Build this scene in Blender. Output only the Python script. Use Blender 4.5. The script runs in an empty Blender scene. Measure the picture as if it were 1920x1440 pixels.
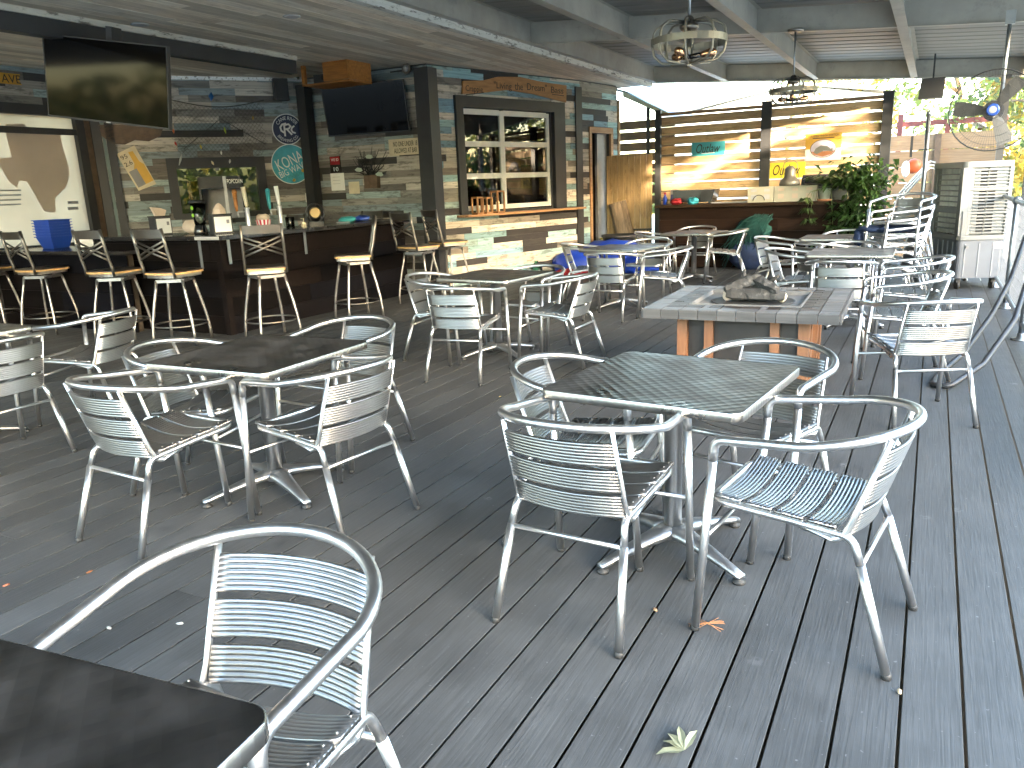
import bpy, bmesh, math, random
from mathutils import Vector, Matrix, Quaternion
R = math.radians
PI = math.pi
rng = random.Random(7)
S = bpy.context.scene
COL = S.collection

# ------------------------------------------------------------------ camera
F_PX, CAM_H = 1459.923, 1.4465            # focal length in pixels of a 1920 px wide frame, eye height
_v = Vector((1754.158-960, 319.175-720, F_PX))
_nx = 236.357
_ny = -(F_PX*F_PX + _v.x*_nx)/_v.y
_n = Vector((_nx, _ny, F_PX)).normalized()
_v.normalize()
_x = _n.cross(_v)
ROT = Matrix((_x, _v, -_n))               # image frame (right, down, forward) -> world
cam_d = bpy.data.cameras.new('camera'); cam = bpy.data.objects.new('camera', cam_d); COL.objects.link(cam)
cam_d.sensor_fit = 'HORIZONTAL'; cam_d.sensor_width = 36.0; cam_d.lens = 36.0*F_PX/1920.0
cam_d.clip_start = 0.05; cam_d.clip_end = 500
cr = ROT @ Matrix(((1,0,0),(0,-1,0),(0,0,-1)))
cam.matrix_world = Matrix.Translation((0,0,CAM_H)) @ cr.to_4x4()
S.camera = cam
def ray(px, py): return ROT @ Vector((px-960, py-720, F_PX))
def at(px, py, z):
    r = ray(px,py); t = (z-CAM_H)/r.z; return Vector((r.x*t, r.y*t, z))
def onY(px, py, Y):
    r = ray(px,py); t = Y/r.y; return Vector((r.x*t, Y, CAM_H+r.z*t))
# ------------------------------------------------------------------ light
SUN_EL, SUN_AZ = 8.0, (0.915, -0.40)     # low evening sun from the right
W = bpy.data.worlds.new('World'); S.world = W; W.use_nodes = True
wn = W.node_tree.nodes; wl = W.node_tree.links
bg = wn['Background']; sky = wn.new('ShaderNodeTexSky'); sky.sky_type = 'NISHITA'; sky.sun_disc = False
sky.sun_elevation = R(SUN_EL); sky.sun_rotation = math.atan2(SUN_AZ[0], SUN_AZ[1])
sky.air_density = 1.0; sky.dust_density = 2.0; sky.ozone_density = 1.3
wl.new(sky.outputs[0], bg.inputs[0]); bg.inputs[1].default_value = 0.15
sd = bpy.data.lights.new('sun','SUN'); sd.energy = 2.3; sd.angle = R(0.5); sd.color = (1.0,0.80,0.55)
so = bpy.data.objects.new('sun', sd); COL.objects.link(so)
ce = math.cos(R(SUN_EL)); sdir = Vector((SUN_AZ[0]*ce, SUN_AZ[1]*ce, math.sin(R(SUN_EL)))).normalized()
so.rotation_euler = sdir.to_track_quat('Z','Y').to_euler()
S.view_settings.view_transform = 'Standard'; S.view_settings.look = 'None'
S.view_settings.exposure = 5.5; S.view_settings.gamma = 1.0
S.cycles.max_bounces = 8; S.cycles.diffuse_bounces = 5; S.cycles.glossy_bounces = 4
S.cycles.caustics_reflective = False; S.cycles.caustics_refractive = False

# ------------------------------------------------------------------ helpers
def tag(o, label=None, cat=None, group=None, kind=None):
    if label: o['label'] = label
    if cat: o['category'] = cat
    if group: o['group'] = group
    if kind: o['kind'] = kind
    return o
def thing(name, label, cat, loc=(0,0,0), rz=0.0, group=None):
    o = bpy.data.objects.new(name, None); COL.objects.link(o); o.empty_display_size = .1
    o.location = loc; o.rotation_euler = (0,0,rz)
    return tag(o, label, cat, group)
class B:
    """collects shapes in one bmesh; each shape takes a material slot index and a colour attribute"""
    def __init__(s):
        s.bm = bmesh.new(); s.cl = s.bm.loops.layers.float_color.new('Col'); s.c = (1,1,1,1); s.m = 0; s.sm = False
    def _fin(s, faces):
        for f in faces:
            f.material_index = s.m; f.smooth = s.sm
            for l in f.loops: l[s.cl] = s.c
    def col(s, c): s.c = (c[0],c[1],c[2],1); return s
    def box(s, a, b, M=None):
        x0,y0,z0 = a; x1,y1,z1 = b
        P = [Vector(p) for p in ((x0,y0,z0),(x1,y0,z0),(x1,y1,z0),(x0,y1,z0),(x0,y0,z1),(x1,y0,z1),(x1,y1,z1),(x0,y1,z1))]
        if M is not None: P = [M@p for p in P]
        v = [s.bm.verts.new(p) for p in P]
        s._fin([s.bm.faces.new([v[i] for i in q]) for q in ((0,3,2,1),(4,5,6,7),(0,1,5,4),(1,2,6,5),(2,3,7,6),(3,0,4,7))]); return s
    def cbox(s, c, d, M=None): return s.box([c[i]-d[i]/2 for i in range(3)], [c[i]+d[i]/2 for i in range(3)], M)
    def rbox(s, a, b, r=.01, M=None):
        """box with rounded vertical edges"""
        x0,y0,z0=a; x1,y1,z1=b; pts=[]
        for cx,cy,t0 in ((x1-r,y1-r,0),(x0+r,y1-r,90),(x0+r,y0+r,180),(x1-r,y0+r,270)):
            for k in range(5): t=R(t0+k*22.5); pts.append((cx+r*math.cos(t),cy+r*math.sin(t)))
        return s.prism(pts, z0, z1, M)
    def prism(s, pts, z0, z1, M=None):
        n=len(pts); lo=[Vector((p[0],p[1],z0)) for p in pts]; hi=[Vector((p[0],p[1],z1)) for p in pts]
        if M is not None: lo=[M@p for p in lo]; hi=[M@p for p in hi]
        lo=[s.bm.verts.new(p) for p in lo]; hi=[s.bm.verts.new(p) for p in hi]
        fs=[s.bm.faces.new(lo[::-1]), s.bm.faces.new(hi)]
        for i in range(n): fs.append(s.bm.faces.new((lo[i],lo[(i+1)%n],hi[(i+1)%n],hi[i])))
        s._fin(fs); return s
    def plate(s, pts, y0, y1):
        """outline in x,z pushed through y0..y1 (front face at y0, the smaller y)"""
        M = Matrix(((1,0,0,0),(0,0,-1,0),(0,1,0,0),(0,0,0,1)))
        return s.prism(pts, -y1, -y0, M)
    def tube(s, path, r, seg=10, cap=True, ry=None, up=None, closed=False):
        P=[Vector(p) for p in path]; n=len(P); rings=[]
        rs = r if isinstance(r,(list,tuple)) else [r]*n
        T=[]
        for i in range(n):
            if closed: t=P[(i+1)%n]-P[i-1]
            else: t=P[min(i+1,n-1)]-P[max(i-1,0)]
            T.append(t.normalized())
        u = Vector(up) if up else (Vector((0,0,1)) if abs(T[0].z)<.9 else Vector((1,0,0)))
        N = (u-T[0]*u.dot(T[0])).normalized()
        for i in range(n):
            if i>0:
                if up: N=(Vector(up)-T[i]*Vector(up).dot(T[i])); 
                else: N=N-T[i]*N.dot(T[i])
                N.normalize()
            Bn=T[i].cross(N); a=rs[i]; b=(ry if ry else a)
            rings.append([s.bm.verts.new(P[i]+N*(a*math.cos(2*PI*k/seg))+Bn*(b*math.sin(2*PI*k/seg))) for k in range(seg)])
        fs=[]
        for i in range(n if closed else n-1):
            A=rings[i]; C=rings[(i+1)%n]
            for k in range(seg): fs.append(s.bm.faces.new((A[k],A[(k+1)%seg],C[(k+1)%seg],C[k])))
        o=s.sm; s.sm=True; s._fin(fs); s.sm=o
        if cap and not closed: s._fin([s.bm.faces.new(rings[0][::-1]), s.bm.faces.new(rings[-1])])
        return s
    def lathe(s, prof, seg=24, c=(0,0,0), M=None, smooth=True):
        rings=[]
        for (r,z) in prof:
            pts=[Vector((c[0]+r*math.cos(2*PI*k/seg),c[1]+r*math.sin(2*PI*k/seg),c[2]+z)) for k in range(seg)]
            if M is not None: pts=[M@p for p in pts]
            rings.append([s.bm.verts.new(p) for p in pts])
        fs=[]
        for a,b in zip(rings,rings[1:]):
            for k in range(seg): fs.append(s.bm.faces.new((a[k],a[(k+1)%seg],b[(k+1)%seg],b[k])))
        o=s.sm; s.sm=smooth; s._fin(fs); s.sm=o
        s._fin([s.bm.faces.new(rings[0][::-1]), s.bm.faces.new(rings[-1])]); return s
    def ball(s, c, r, sub=2, sc=(1,1,1), jit=0.0, rnd=None):
        t=bmesh.new(); bmesh.ops.create_icosphere(t, subdivisions=sub, radius=1)
        vm={}
        for v in t.verts:
            k=1+(rnd.uniform(-jit,jit) if rnd else 0)
            vm[v.index]=s.bm.verts.new((c[0]+v.co.x*r*sc[0]*k,c[1]+v.co.y*r*sc[1]*k,c[2]+v.co.z*r*sc[2]*k))
        fs=[s.bm.faces.new([vm[v.index] for v in f.verts]) for f in t.faces]; t.free()
        o=s.sm; s.sm=True; s._fin(fs); s.sm=o; return s
    def quad(s, p):
        f=s.bm.faces.new([s.bm.verts.new(q) for q in p]); s._fin([f]); return s
    def mesh(s, name, mats):
        me=bpy.data.meshes.new(name); s.bm.to_mesh(me); s.bm.free()
        for m in (mats if isinstance(mats,(list,tuple)) else [mats]): me.materials.append(m)
        return me
    def obj(s, name, mats, parent=None, loc=(0,0,0), rz=0.0):
        o=bpy.data.objects.new(name, s.mesh(name,mats)); COL.objects.link(o)
        o.location=loc; o.rotation_euler=(0,0,rz)
        if parent: o.parent=parent
        return o
def kids(o): return [c for c in bpy.data.objects if c.parent==o]
def copy_tree(o, parent=None, table=None):
    c=o.copy(); COL.objects.link(c)
    if parent: c.parent=parent
    for k in table.get(o,[]): copy_tree(k,c,table)
    return c
def tree_table():
    t={}
    for o in bpy.data.objects:
        if o.parent: t.setdefault(o.parent,[]).append(o)
    return t
def fillet(pts, rad, n=6):
    P=[Vector(p) for p in pts]; out=[P[0]]
    for i in range(1,len(P)-1):
        r=rad[i-1] if isinstance(rad,(list,tuple)) else rad
        if r<=0: out.append(P[i]); continue
        a=(P[i-1]-P[i]); b=(P[i+1]-P[i]); la,lb=a.length,b.length; a.normalize(); b.normalize()
        ang=a.angle(b); d=min(r/math.tan(ang/2),la*.49,lb*.49)
        A=P[i]+a*d; Cc=P[i]+b*d
        for k in range(n+1):
            t=k/n; out.append(A*(1-t)**2+P[i]*2*t*(1-t)+Cc*t*t)
    out.append(P[-1]); return out
def text(name, body, mat, parent, w, h, loc=(0,0,0), depth=.002, arc=None, shear=0.0, rot=0.0):
    """letters as flat extruded mesh facing -y, centred on loc, stretched to w x h"""
    cu=bpy.data.curves.new('t','FONT'); cu.body=body; cu.align_x='CENTER'; cu.align_y='CENTER'; cu.extrude=.02; cu.size=1; cu.resolution_u=3; cu.shear=shear
    cu.space_line=.9
    to=bpy.data.objects.new('t',cu); COL.objects.link(to)
    bpy.context.view_layer.update()
    me=bpy.data.meshes.new_from_object(to.evaluated_get(bpy.context.evaluated_depsgraph_get()))
    bpy.data.objects.remove(to); bpy.data.curves.remove(cu)
    xs=[v.co.x for v in me.vertices]; ys=[v.co.y for v in me.vertices]; x0,x1,y0,y1=min(xs),max(xs),min(ys),max(ys)
    for v in me.vertices:
        x=(v.co.x-(x0+x1)/2)/(x1-x0)*w; z=(v.co.y-(y0+y1)/2)/(y1-y0)*h; y=-v.co.z/.02*depth/2
        if arc:
            rr=arc+z if arc>0 else arc-z*-1
            if arc>0: a=x/arc; x,z=(arc+z)*math.sin(a),(arc+z)*math.cos(a)
            else: q=-arc; a=x/q; x,z=(q-z)*math.sin(a),-(q-z)*math.cos(a)
        if rot: x,z=x*math.cos(rot)-z*math.sin(rot),x*math.sin(rot)+z*math.cos(rot)
        v.co=(x,y,z)
    me.name=name; me.materials.clear(); me.materials.append(mat)
    o=bpy.data.objects.new(name,me); COL.objects.link(o); o.location=loc
    if parent: o.parent=parent
    return o

# ------------------------------------------------------------------ materials
def new_mat(name):
    m=bpy.data.materials.new(name); m.use_nodes=True; n=m.node_tree.nodes; l=m.node_tree.links
    return m,n,l,n['Principled BSDF']
def N(n,t,**k):
    x=n.new(t)
    for a,b in k.items(): setattr(x,a,b)
    return x
def plain(name, c, rough=.5, metal=0.0, var=.12, scale=6.0, bump=0.0, stretch=(1,1,1), spec=None, attr=False, dirt=None, dirt_amt=.5, alpha=None):
    """base colour with soft noise variation, optional colour attribute, scratch bump and stains"""
    m,n,l,p=new_mat(name)
    tc=N(n,'ShaderNodeTexCoord'); mp=N(n,'ShaderNodeMapping'); mp.inputs['Scale'].default_value=stretch
    l.new(tc.outputs['Object'],mp.inputs[0])
    nz=N(n,'ShaderNodeTexNoise'); nz.inputs['Scale'].default_value=scale; nz.inputs['Detail'].default_value=6; nz.inputs['Roughness'].default_value=.6
    l.new(mp.outputs[0],nz.inputs['Vector'])
    mr=N(n,'ShaderNodeMapRange'); mr.inputs['From Min'].default_value=.3; mr.inputs['From Max'].default_value=.7
    mr.inputs['To Min'].default_value=1-var; mr.inputs['To Max'].default_value=1+var; l.new(nz.outputs[0],mr.inputs['Value'])
    mul=N(n,'ShaderNodeMix',data_type='RGBA',blend_type='MULTIPLY'); mul.inputs['Factor'].default_value=1
    if attr:
        at_=N(n,'ShaderNodeAttribute'); at_.attribute_name='Col'
        t=N(n,'ShaderNodeMix',data_type='RGBA',blend_type='MULTIPLY'); t.inputs['Factor'].default_value=1
        t.inputs['A'].default_value=(*c,1); l.new(at_.outputs['Color'],t.inputs['B']); l.new(t.outputs['Result'],mul.inputs['A'])
    else: mul.inputs['A'].default_value=(*c,1)
    l.new(mr.outputs[0],mul.inputs['B']); outc=mul.outputs['Result']
    if dirt:
        n2=N(n,'ShaderNodeTexNoise'); n2.inputs['Scale'].default_value=scale*2.3; n2.inputs['Detail'].default_value=8; n2.inputs['Roughness'].default_value=.7
        l.new(mp.outputs[0],n2.inputs['Vector'])
        r2=N(n,'ShaderNodeMapRange'); r2.inputs['From Min'].default_value=.56; r2.inputs['From Max'].default_value=.68; r2.inputs['To Max'].default_value=dirt_amt
        l.new(n2.outputs[0],r2.inputs['Value'])
        mx=N(n,'ShaderNodeMix',data_type='RGBA'); l.new(r2.outputs[0],mx.inputs['Factor']); l.new(outc,mx.inputs['A']); mx.inputs['B'].default_value=(*dirt,1); outc=mx.outputs['Result']
    l.new(outc,p.inputs['Base Color'])
    p.inputs['Roughness'].default_value=rough; p.inputs['Metallic'].default_value=metal
    if spec is not None: p.inputs['Specular IOR Level'].default_value=spec
    if bump:
        bp=N(n,'ShaderNodeBump'); bp.inputs['Strength'].default_value=bump; bp.inputs['Distance'].default_value=.01; l.new(nz.outputs[0],bp.inputs['Height']); l.new(bp.outputs[0],p.inputs['Normal'])
    return m
def metal(name, c=(.80,.80,.81), rough=.22, var=.12, bump=0.0, scale=9.0):
    m=plain(name,c,rough,1.0,.05,scale)
    n=m.node_tree.nodes; l=m.node_tree.links; p=n['Principled BSDF']
    tc=N(n,'ShaderNodeTexCoord'); nz=N(n,'ShaderNodeTexNoise'); nz.inputs['Scale'].default_value=30; nz.inputs['Detail'].default_value=4
    l.new(tc.outputs['Object'],nz.inputs['Vector']); mr=N(n,'ShaderNodeMapRange'); mr.inputs['From Min'].default_value=.3; mr.inputs['From Max'].default_value=.7
    mr.inputs['To Min'].default_value=rough*(1-var*2); mr.inputs['To Max'].default_value=rough*(1+var*3); l.new(nz.outputs[0],mr.inputs['Value']); l.new(mr.outputs[0],p.inputs['Roughness'])
    return m
def steel_scales(name, cell, ax='xy', c=(.62,.62,.63), rough=.2, strength=.5):
    """stainless sheet pressed with rows of overlapping circles"""
    m,n,l,p=new_mat(name)
    tc=N(n,'ShaderNodeTexCoord'); mp=N(n,'ShaderNodeMapping'); mp.inputs['Rotation'].default_value=(0,0,R(45) if ax=='xy' else 0)
    l.new(tc.outputs['Object'],mp.inputs[0]); d=N(n,'ShaderNodeTexVoronoi'); d.voronoi_dimensions='2D' if ax=='xy' else '3D'; d.inputs['Scale'].default_value=1/cell; d.inputs['Randomness'].default_value=0.0
    l.new(mp.outputs[0],d.inputs['Vector'])
    nz=N(n,'ShaderNodeTexNoise'); nz.inputs['Scale'].default_value=5; nz.inputs['Detail'].default_value=5; l.new(tc.outputs['Object'],nz.inputs['Vector'])
    bp=N(n,'ShaderNodeBump'); bp.inputs['Strength'].default_value=strength; bp.inputs['Distance'].default_value=cell*.16; l.new(d.outputs['Distance'],bp.inputs['Height']); l.new(bp.outputs[0],p.inputs['Normal'])
    mr=N(n,'ShaderNodeMapRange'); mr.inputs['From Min'].default_value=.35; mr.inputs['From Max'].default_value=.65; mr.inputs['To Min'].default_value=rough*.8; mr.inputs['To Max'].default_value=rough*1.5; l.new(nz.outputs[0],mr.inputs['Value']); l.new(mr.outputs[0],p.inputs['Roughness'])
    p.inputs['Base Color'].default_value=(*c,1); p.inputs['Metallic'].default_value=1
    return m
def wood_attr(name, along=0, rough=.65, wear=(.05,.045,.04), wear_amt=.55, grain=.35, gs=1.0, spec=.4):
    """boards tinted by the colour attribute; grain and worn patches run along one axis"""
    m,n,l,p=new_mat(name)
    at_=N(n,'ShaderNodeAttribute'); at_.attribute_name='Col'
    tc=N(n,'ShaderNodeTexCoord'); mp=N(n,'ShaderNodeMapping'); s=[45*gs,45*gs,45*gs]; s[along]=2.2*gs; mp.inputs['Scale'].default_value=s
    l.new(tc.outputs['Object'],mp.inputs[0])
    nz=N(n,'ShaderNodeTexNoise'); nz.inputs['Scale'].default_value=1; nz.inputs['Detail'].default_value=7; nz.inputs['Roughness'].default_value=.65; nz.inputs['Distortion'].default_value=.4
    l.new(mp.outputs[0],nz.inputs['Vector'])
    mr=N(n,'ShaderNodeMapRange'); mr.inputs['From Min'].default_value=.3; mr.inputs['From Max'].default_value=.7; mr.inputs['To Min'].default_value=1-grain; mr.inputs['To Max'].default_value=1+grain*.7
    l.new(nz.outputs[0],mr.inputs['Value'])
    mul=N(n,'ShaderNodeMix',data_type='RGBA',blend_type='MULTIPLY'); mul.inputs['Factor'].default_value=1; l.new(at_.outputs['Color'],mul.inputs['A']); l.new(mr.outputs[0],mul.inputs['B'])
    mp2=N(n,'ShaderNodeMapping'); s2=[16*gs,16*gs,16*gs]; s2[along]=4*gs; mp2.inputs['Scale'].default_value=s2; l.new(tc.outputs['Object'],mp2.inputs[0])
    n2=N(n,'ShaderNodeTexNoise'); n2.inputs['Scale'].default_value=1; n2.inputs['Detail'].default_value=8; n2.inputs['Roughness'].default_value=.72; l.new(mp2.outputs[0],n2.inputs['Vector'])
    r2=N(n,'ShaderNodeMapRange'); r2.inputs['From Min'].default_value=.53; r2.inputs['From Max'].default_value=.60; r2.inputs['To Max'].default_value=wear_amt; l.new(n2.outputs[0],r2.inputs['Value'])
    mx=N(n,'ShaderNodeMix',data_type='RGBA'); l.new(r2.outputs[0],mx.inputs['Factor']); l.new(mul.outputs['Result'],mx.inputs['A']); mx.inputs['B'].default_value=(*wear,1)
    l.new(mx.outputs['Result'],p.inputs['Base Color']); p.inputs['Roughness'].default_value=rough
    p.inputs['Specular IOR Level'].default_value=spec
    bp=N(n,'ShaderNodeBump'); bp.inputs['Strength'].default_value=.35; bp.inputs['Distance'].default_value=.003; l.new(nz.outputs[0],bp.inputs['Height']); l.new(bp.outputs[0],p.inputs['Normal'])
    return m
def deck_mat():
    m,n,l,p=new_mat('deck_boards')
    at_=N(n,'ShaderNodeAttribute'); at_.attribute_name='Col'
    tc=N(n,'ShaderNodeTexCoord'); mp=N(n,'ShaderNodeMapping'); mp.inputs['Scale'].default_value=(120,4,40); l.new(tc.outputs['Object'],mp.inputs[0])
    nz=N(n,'ShaderNodeTexNoise'); nz.inputs['Scale'].default_value=1; nz.inputs['Detail'].default_value=5; nz.inputs['Distortion'].default_value=.8; l.new(mp.outputs[0],nz.inputs['Vector'])
    n2=N(n,'ShaderNodeTexNoise'); n2.inputs['Scale'].default_value=3.1; n2.inputs['Detail'].default_value=8; n2.inputs['Roughness'].default_value=.7; l.new(tc.outputs['Object'],n2.inputs['Vector'])
    mr=N(n,'ShaderNodeMapRange'); mr.inputs['From Min'].default_value=.3; mr.inputs['From Max'].default_value=.7; mr.inputs['To Min'].default_value=.82; mr.inputs['To Max'].default_value=1.18; l.new(nz.outputs[0],mr.inputs['Value'])
    mr2=N(n,'ShaderNodeMapRange'); mr2.inputs['From Min'].default_value=.3; mr2.inputs['From Max'].default_value=.7; mr2.inputs['To Min'].default_value=.75; mr2.inputs['To Max'].default_value=1.3; l.new(n2.outputs[0],mr2.inputs['Value'])
    a=N(n,'ShaderNodeMath',operation='MULTIPLY'); l.new(mr.outputs[0],a.inputs[0]); l.new(mr2.outputs[0],a.inputs[1])
    mul=N(n,'ShaderNodeMix',data_type='RGBA',blend_type='MULTIPLY'); mul.inputs['Factor'].default_value=1; l.new(at_.outputs['Color'],mul.inputs['A']); l.new(a.outputs[0],mul.inputs['B'])
    # dusty scuffs and dried paw-like smudges
    vo=N(n,'ShaderNodeTexVoronoi'); vo.inputs['Scale'].default_value=4.2; l.new(tc.outputs['Object'],vo.inputs['Vector'])
    v2=N(n,'ShaderNodeTexVoronoi'); v2.inputs['Scale'].default_value=42; l.new(tc.outputs['Object'],v2.inputs['Vector'])
    s1=N(n,'ShaderNodeMapRange'); s1.inputs['From Min'].default_value=.13; s1.inputs['From Max'].default_value=.06; s1.inputs['To Max'].default_value=.75; l.new(vo.outputs['Distance'],s1.inputs['Value'])
    s2=N(n,'ShaderNodeMapRange'); s2.inputs['From Min'].default_value=.30; s2.inputs['From Max'].default_value=.5; s2.inputs['To Max'].default_value=.55; l.new(v2.outputs['Distance'],s2.inputs['Value'])
    s3=N(n,'ShaderNodeMath',operation='MULTIPLY'); l.new(s1.outputs[0],s3.inputs[0]); l.new(s2.outputs[0],s3.inputs[1])
    n4=N(n,'ShaderNodeTexNoise'); n4.inputs['Scale'].default_value=.9; l.new(tc.outputs['Object'],n4.inputs['Vector'])
    g4=N(n,'ShaderNodeMapRange'); g4.inputs['From Min'].default_value=.48; g4.inputs['From Max'].default_value=.6; l.new(n4.outputs[0],g4.inputs['Value'])
    s4=N(n,'ShaderNodeMath',operation='MULTIPLY'); l.new(s3.outputs[0],s4.inputs[0]); l.new(g4.outputs[0],s4.inputs[1])
    n3=N(n,'ShaderNodeTexNoise'); n3.inputs['Scale'].default_value=55; n3.inputs['Detail'].default_value=2; l.new(tc.outputs['Object'],n3.inputs['Vector'])
    s5=N(n,'ShaderNodeMapRange'); s5.inputs['From Min'].default_value=.71; s5.inputs['From Max'].default_value=.76; s5.inputs['To Max'].default_value=.35; l.new(n3.outputs[0],s5.inputs['Value'])
    s6=N(n,'ShaderNodeMath',operation='MAXIMUM'); l.new(s4.outputs[0],s6.inputs[0]); l.new(s5.outputs[0],s6.inputs[1])
    mx=N(n,'ShaderNodeMix',data_type='RGBA'); l.new(s6.outputs[0],mx.inputs['Factor']); l.new(mul.outputs['Result'],mx.inputs['A']); mx.inputs['B'].default_value=(.24,.25,.26,1)
    l.new(mx.outputs['Result'],p.inputs['Base Color'])
    rr=N(n,'ShaderNodeMapRange'); rr.inputs['From Min'].default_value=.3; rr.inputs['From Max'].default_value=.7; rr.inputs['To Min'].default_value=.5; rr.inputs['To Max'].default_value=.72; l.new(n2.outputs[0],rr.inputs['Value']); l.new(rr.outputs[0],p.inputs['Roughness'])
    p.inputs['Specular IOR Level'].default_value=.35
    bp=N(n,'ShaderNodeBump'); bp.inputs['Strength'].default_value=.5; bp.inputs['Distance'].default_value=.003; l.new(nz.outputs[0],bp.inputs['Height']); l.new(bp.outputs[0],p.inputs['Normal'])
    return m
def leaf_mat(name, rough=.55, trans=.5):
    m,n,l,p=new_mat(name)
    at_=N(n,'ShaderNodeAttribute'); at_.attribute_name='Col'
    l.new(at_.outputs['Color'],p.inputs['Base Color']); p.inputs['Roughness'].default_value=rough
    tr=N(n,'ShaderNodeBsdfTranslucent'); hs=N(n,'ShaderNodeHueSaturation'); hs.inputs['Value'].default_value=1.5; hs.inputs['Hue'].default_value=.485; l.new(at_.outputs['Color'],hs.inputs['Color']); l.new(hs.outputs[0],tr.inputs['Color'])
    mx=N(n,'ShaderNodeMixShader'); mx.inputs[0].default_value=trans; l.new(p.outputs[0],mx.inputs[1]); l.new(tr.outputs[0],mx.inputs[2]); l.new(mx.outputs[0],n['Material Output'].inputs['Surface'])
    return m
def sheet_mat(name, c, trans=.5):
    m,n,l,p=new_mat(name); p.inputs['Base Color'].default_value=(*c,1); p.inputs['Roughness'].default_value=.5
    tr=N(n,'ShaderNodeBsdfTranslucent'); tr.inputs['Color'].default_value=(*c,1)
    tc=N(n,'ShaderNodeTexCoord'); nz=N(n,'ShaderNodeTexNoise'); nz.inputs['Scale'].default_value=1.5; nz.inputs['Detail'].default_value=5; l.new(tc.outputs['Object'],nz.inputs['Vector'])
    mr=N(n,'ShaderNodeMapRange'); mr.inputs['To Min'].default_value=.75; mr.inputs['To Max'].default_value=1.2; l.new(nz.outputs[0],mr.inputs['Value'])
    mu=N(n,'ShaderNodeMix',data_type='RGBA',blend_type='MULTIPLY'); mu.inputs['Factor'].default_value=1; mu.inputs['A'].default_value=(*c,1); l.new(mr.outputs[0],mu.inputs['B']); l.new(mu.outputs['Result'],tr.inputs['Color']); l.new(mu.outputs['Result'],p.inputs['Base Color'])
    mx=N(n,'ShaderNodeMixShader'); mx.inputs[0].default_value=trans; l.new(p.outputs[0],mx.inputs[1]); l.new(tr.outputs[0],mx.inputs[2]); l.new(mx.outputs[0],n['Material Output'].inputs['Surface'])
    return m
def glass(name, c=(1,1,1), ior=1.5, rough=.01):
    m,n,l,p=new_mat(name)
    g=N(n,'ShaderNodeBsdfGlossy'); g.inputs['Roughness'].default_value=rough; t=N(n,'ShaderNodeBsdfTransparent'); t.inputs['Color'].default_value=(*c,1)
    fr=N(n,'ShaderNodeFresnel'); fr.inputs['IOR'].default_value=ior
    mx=N(n,'ShaderNodeMixShader'); l.new(fr.outputs[0],mx.inputs[0]); l.new(t.outputs[0],mx.inputs[1]); l.new(g.outputs[0],mx.inputs[2]); l.new(mx.outputs[0],n['Material Output'].inputs['Surface'])
    return m

M_alu=metal('brushed_aluminium',(.56,.565,.575),.34,.05)
M_slat=metal('ribbed_aluminium',(.29,.29,.292),.36,.05)
M_cast=metal('cast_aluminium',(.42,.43,.45),.40,.08)
M_top=steel_scales('pressed_steel_top',.036,'xy',(.155,.152,.155),.34,.42)
M_edge=steel_scales('turned_steel_edge',.028,'xz',(.33,.315,.295),.30,.8)
M_foot=plain('black_plastic_foot',(.02,.02,.02),.6)
M_deck=deck_mat()
M_black=plain('black_paint',(.022,.023,.026),.55,var=.25,scale=3,bump=.1)
M_blackg=plain('black_gloss',(.012,.012,.014),.18,var=.1)
M_screen=plain('tv_screen',(.003,.003,.0035),.06,var=.05,spec=.12)
M_plank=wood_attr('reclaimed_planks',0,.7,(.05,.045,.04),.55,.35)
M_ceil=wood_attr('whitewashed_ceiling_boards',1,.75,(.44,.36,.28),.45,.26,.8)
M_fascia=wood_attr('chippy_white_fascia',1,.7,(.07,.055,.045),.8,.15,1.2)
M_dark=wood_attr('dark_stained_planks',0,.6,(.006,.0048,.0045),.5,.4,1.0,.05)
M_pine=wood_attr('pine_boards',0,.7,(.22,.12,.05),.4,.28)
M_pinev=wood_attr('pine_boards_upright',2,.7,(.20,.11,.05),.5,.28)
M_counter=plain('dark_glossy_counter',(.018,.018,.02),.16,var=.3,scale=5,spec=.6,dirt=(.05,.05,.055),dirt_amt=.5)
M_roofsteel=plain('grey_painted_steel',(.33,.31,.27),.55,var=.16,scale=2.5,dirt=(.21,.20,.185),dirt_amt=.5)
M_roofpan=plain('grey_roof_panel',(.20,.198,.185),.6,var=.2,scale=1.6,stretch=(.4,3,1),dirt=(.14,.13,.115),dirt_amt=.5)
M_galv=metal('galvanised_pipe',(.30,.32,.335),.42,.12)
M_gunmetal=metal('weathered_gunmetal',(.22,.205,.185),.36,.08)
M_rust=plain('scuffed_bare_steel',(.31,.30,.29),.40,.9,.15,8,dirt=(.16,.09,.055),dirt_amt=.75)
M_seatdark=plain('dark_brown_seat',(.03,.022,.018),.35,var=.3)
M_seatedge=plain('light_plywood_edge',(.55,.34,.14),.5,var=.2,scale=20)
M_white=plain('white_aluminium_frame',(.68,.68,.66),.4,var=.06)
M_paper=plain('white_paper',(.78,.78,.76),.7,var=.05)
M_glass=glass('window_glass',(.75,.78,.76),1.62)
M_clear=glass('clear_plastic',(.85,.88,.86),1.5,.05)
M_mirror=metal('mirror',(.75,.75,.73),.03,.0)
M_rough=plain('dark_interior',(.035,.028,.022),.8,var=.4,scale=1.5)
M_cedar=plain('stained_cedar',(.205,.088,.038),.55,var=.3,scale=2,stretch=(8,8,1.2),bump=.15,dirt=(.14,.05,.02),dirt_amt=.4)
M_tile=wood_attr('stone_tiles',0,.40,(.06,.056,.054),.35,.35,.5,.18)
M_leaf=leaf_mat('leaves'); M_plantleaf=leaf_mat('house_plant_leaves',.4,.3)
M_bark=plain('bark',(.10,.075,.05),.9,var=.4,scale=8,stretch=(4,4,1),bump=.5)
M_grass=plain('pale_gravel_ground',(.46,.43,.37),.95,var=.25,scale=1.2,dirt=(.24,.22,.14),dirt_amt=.6)
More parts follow.
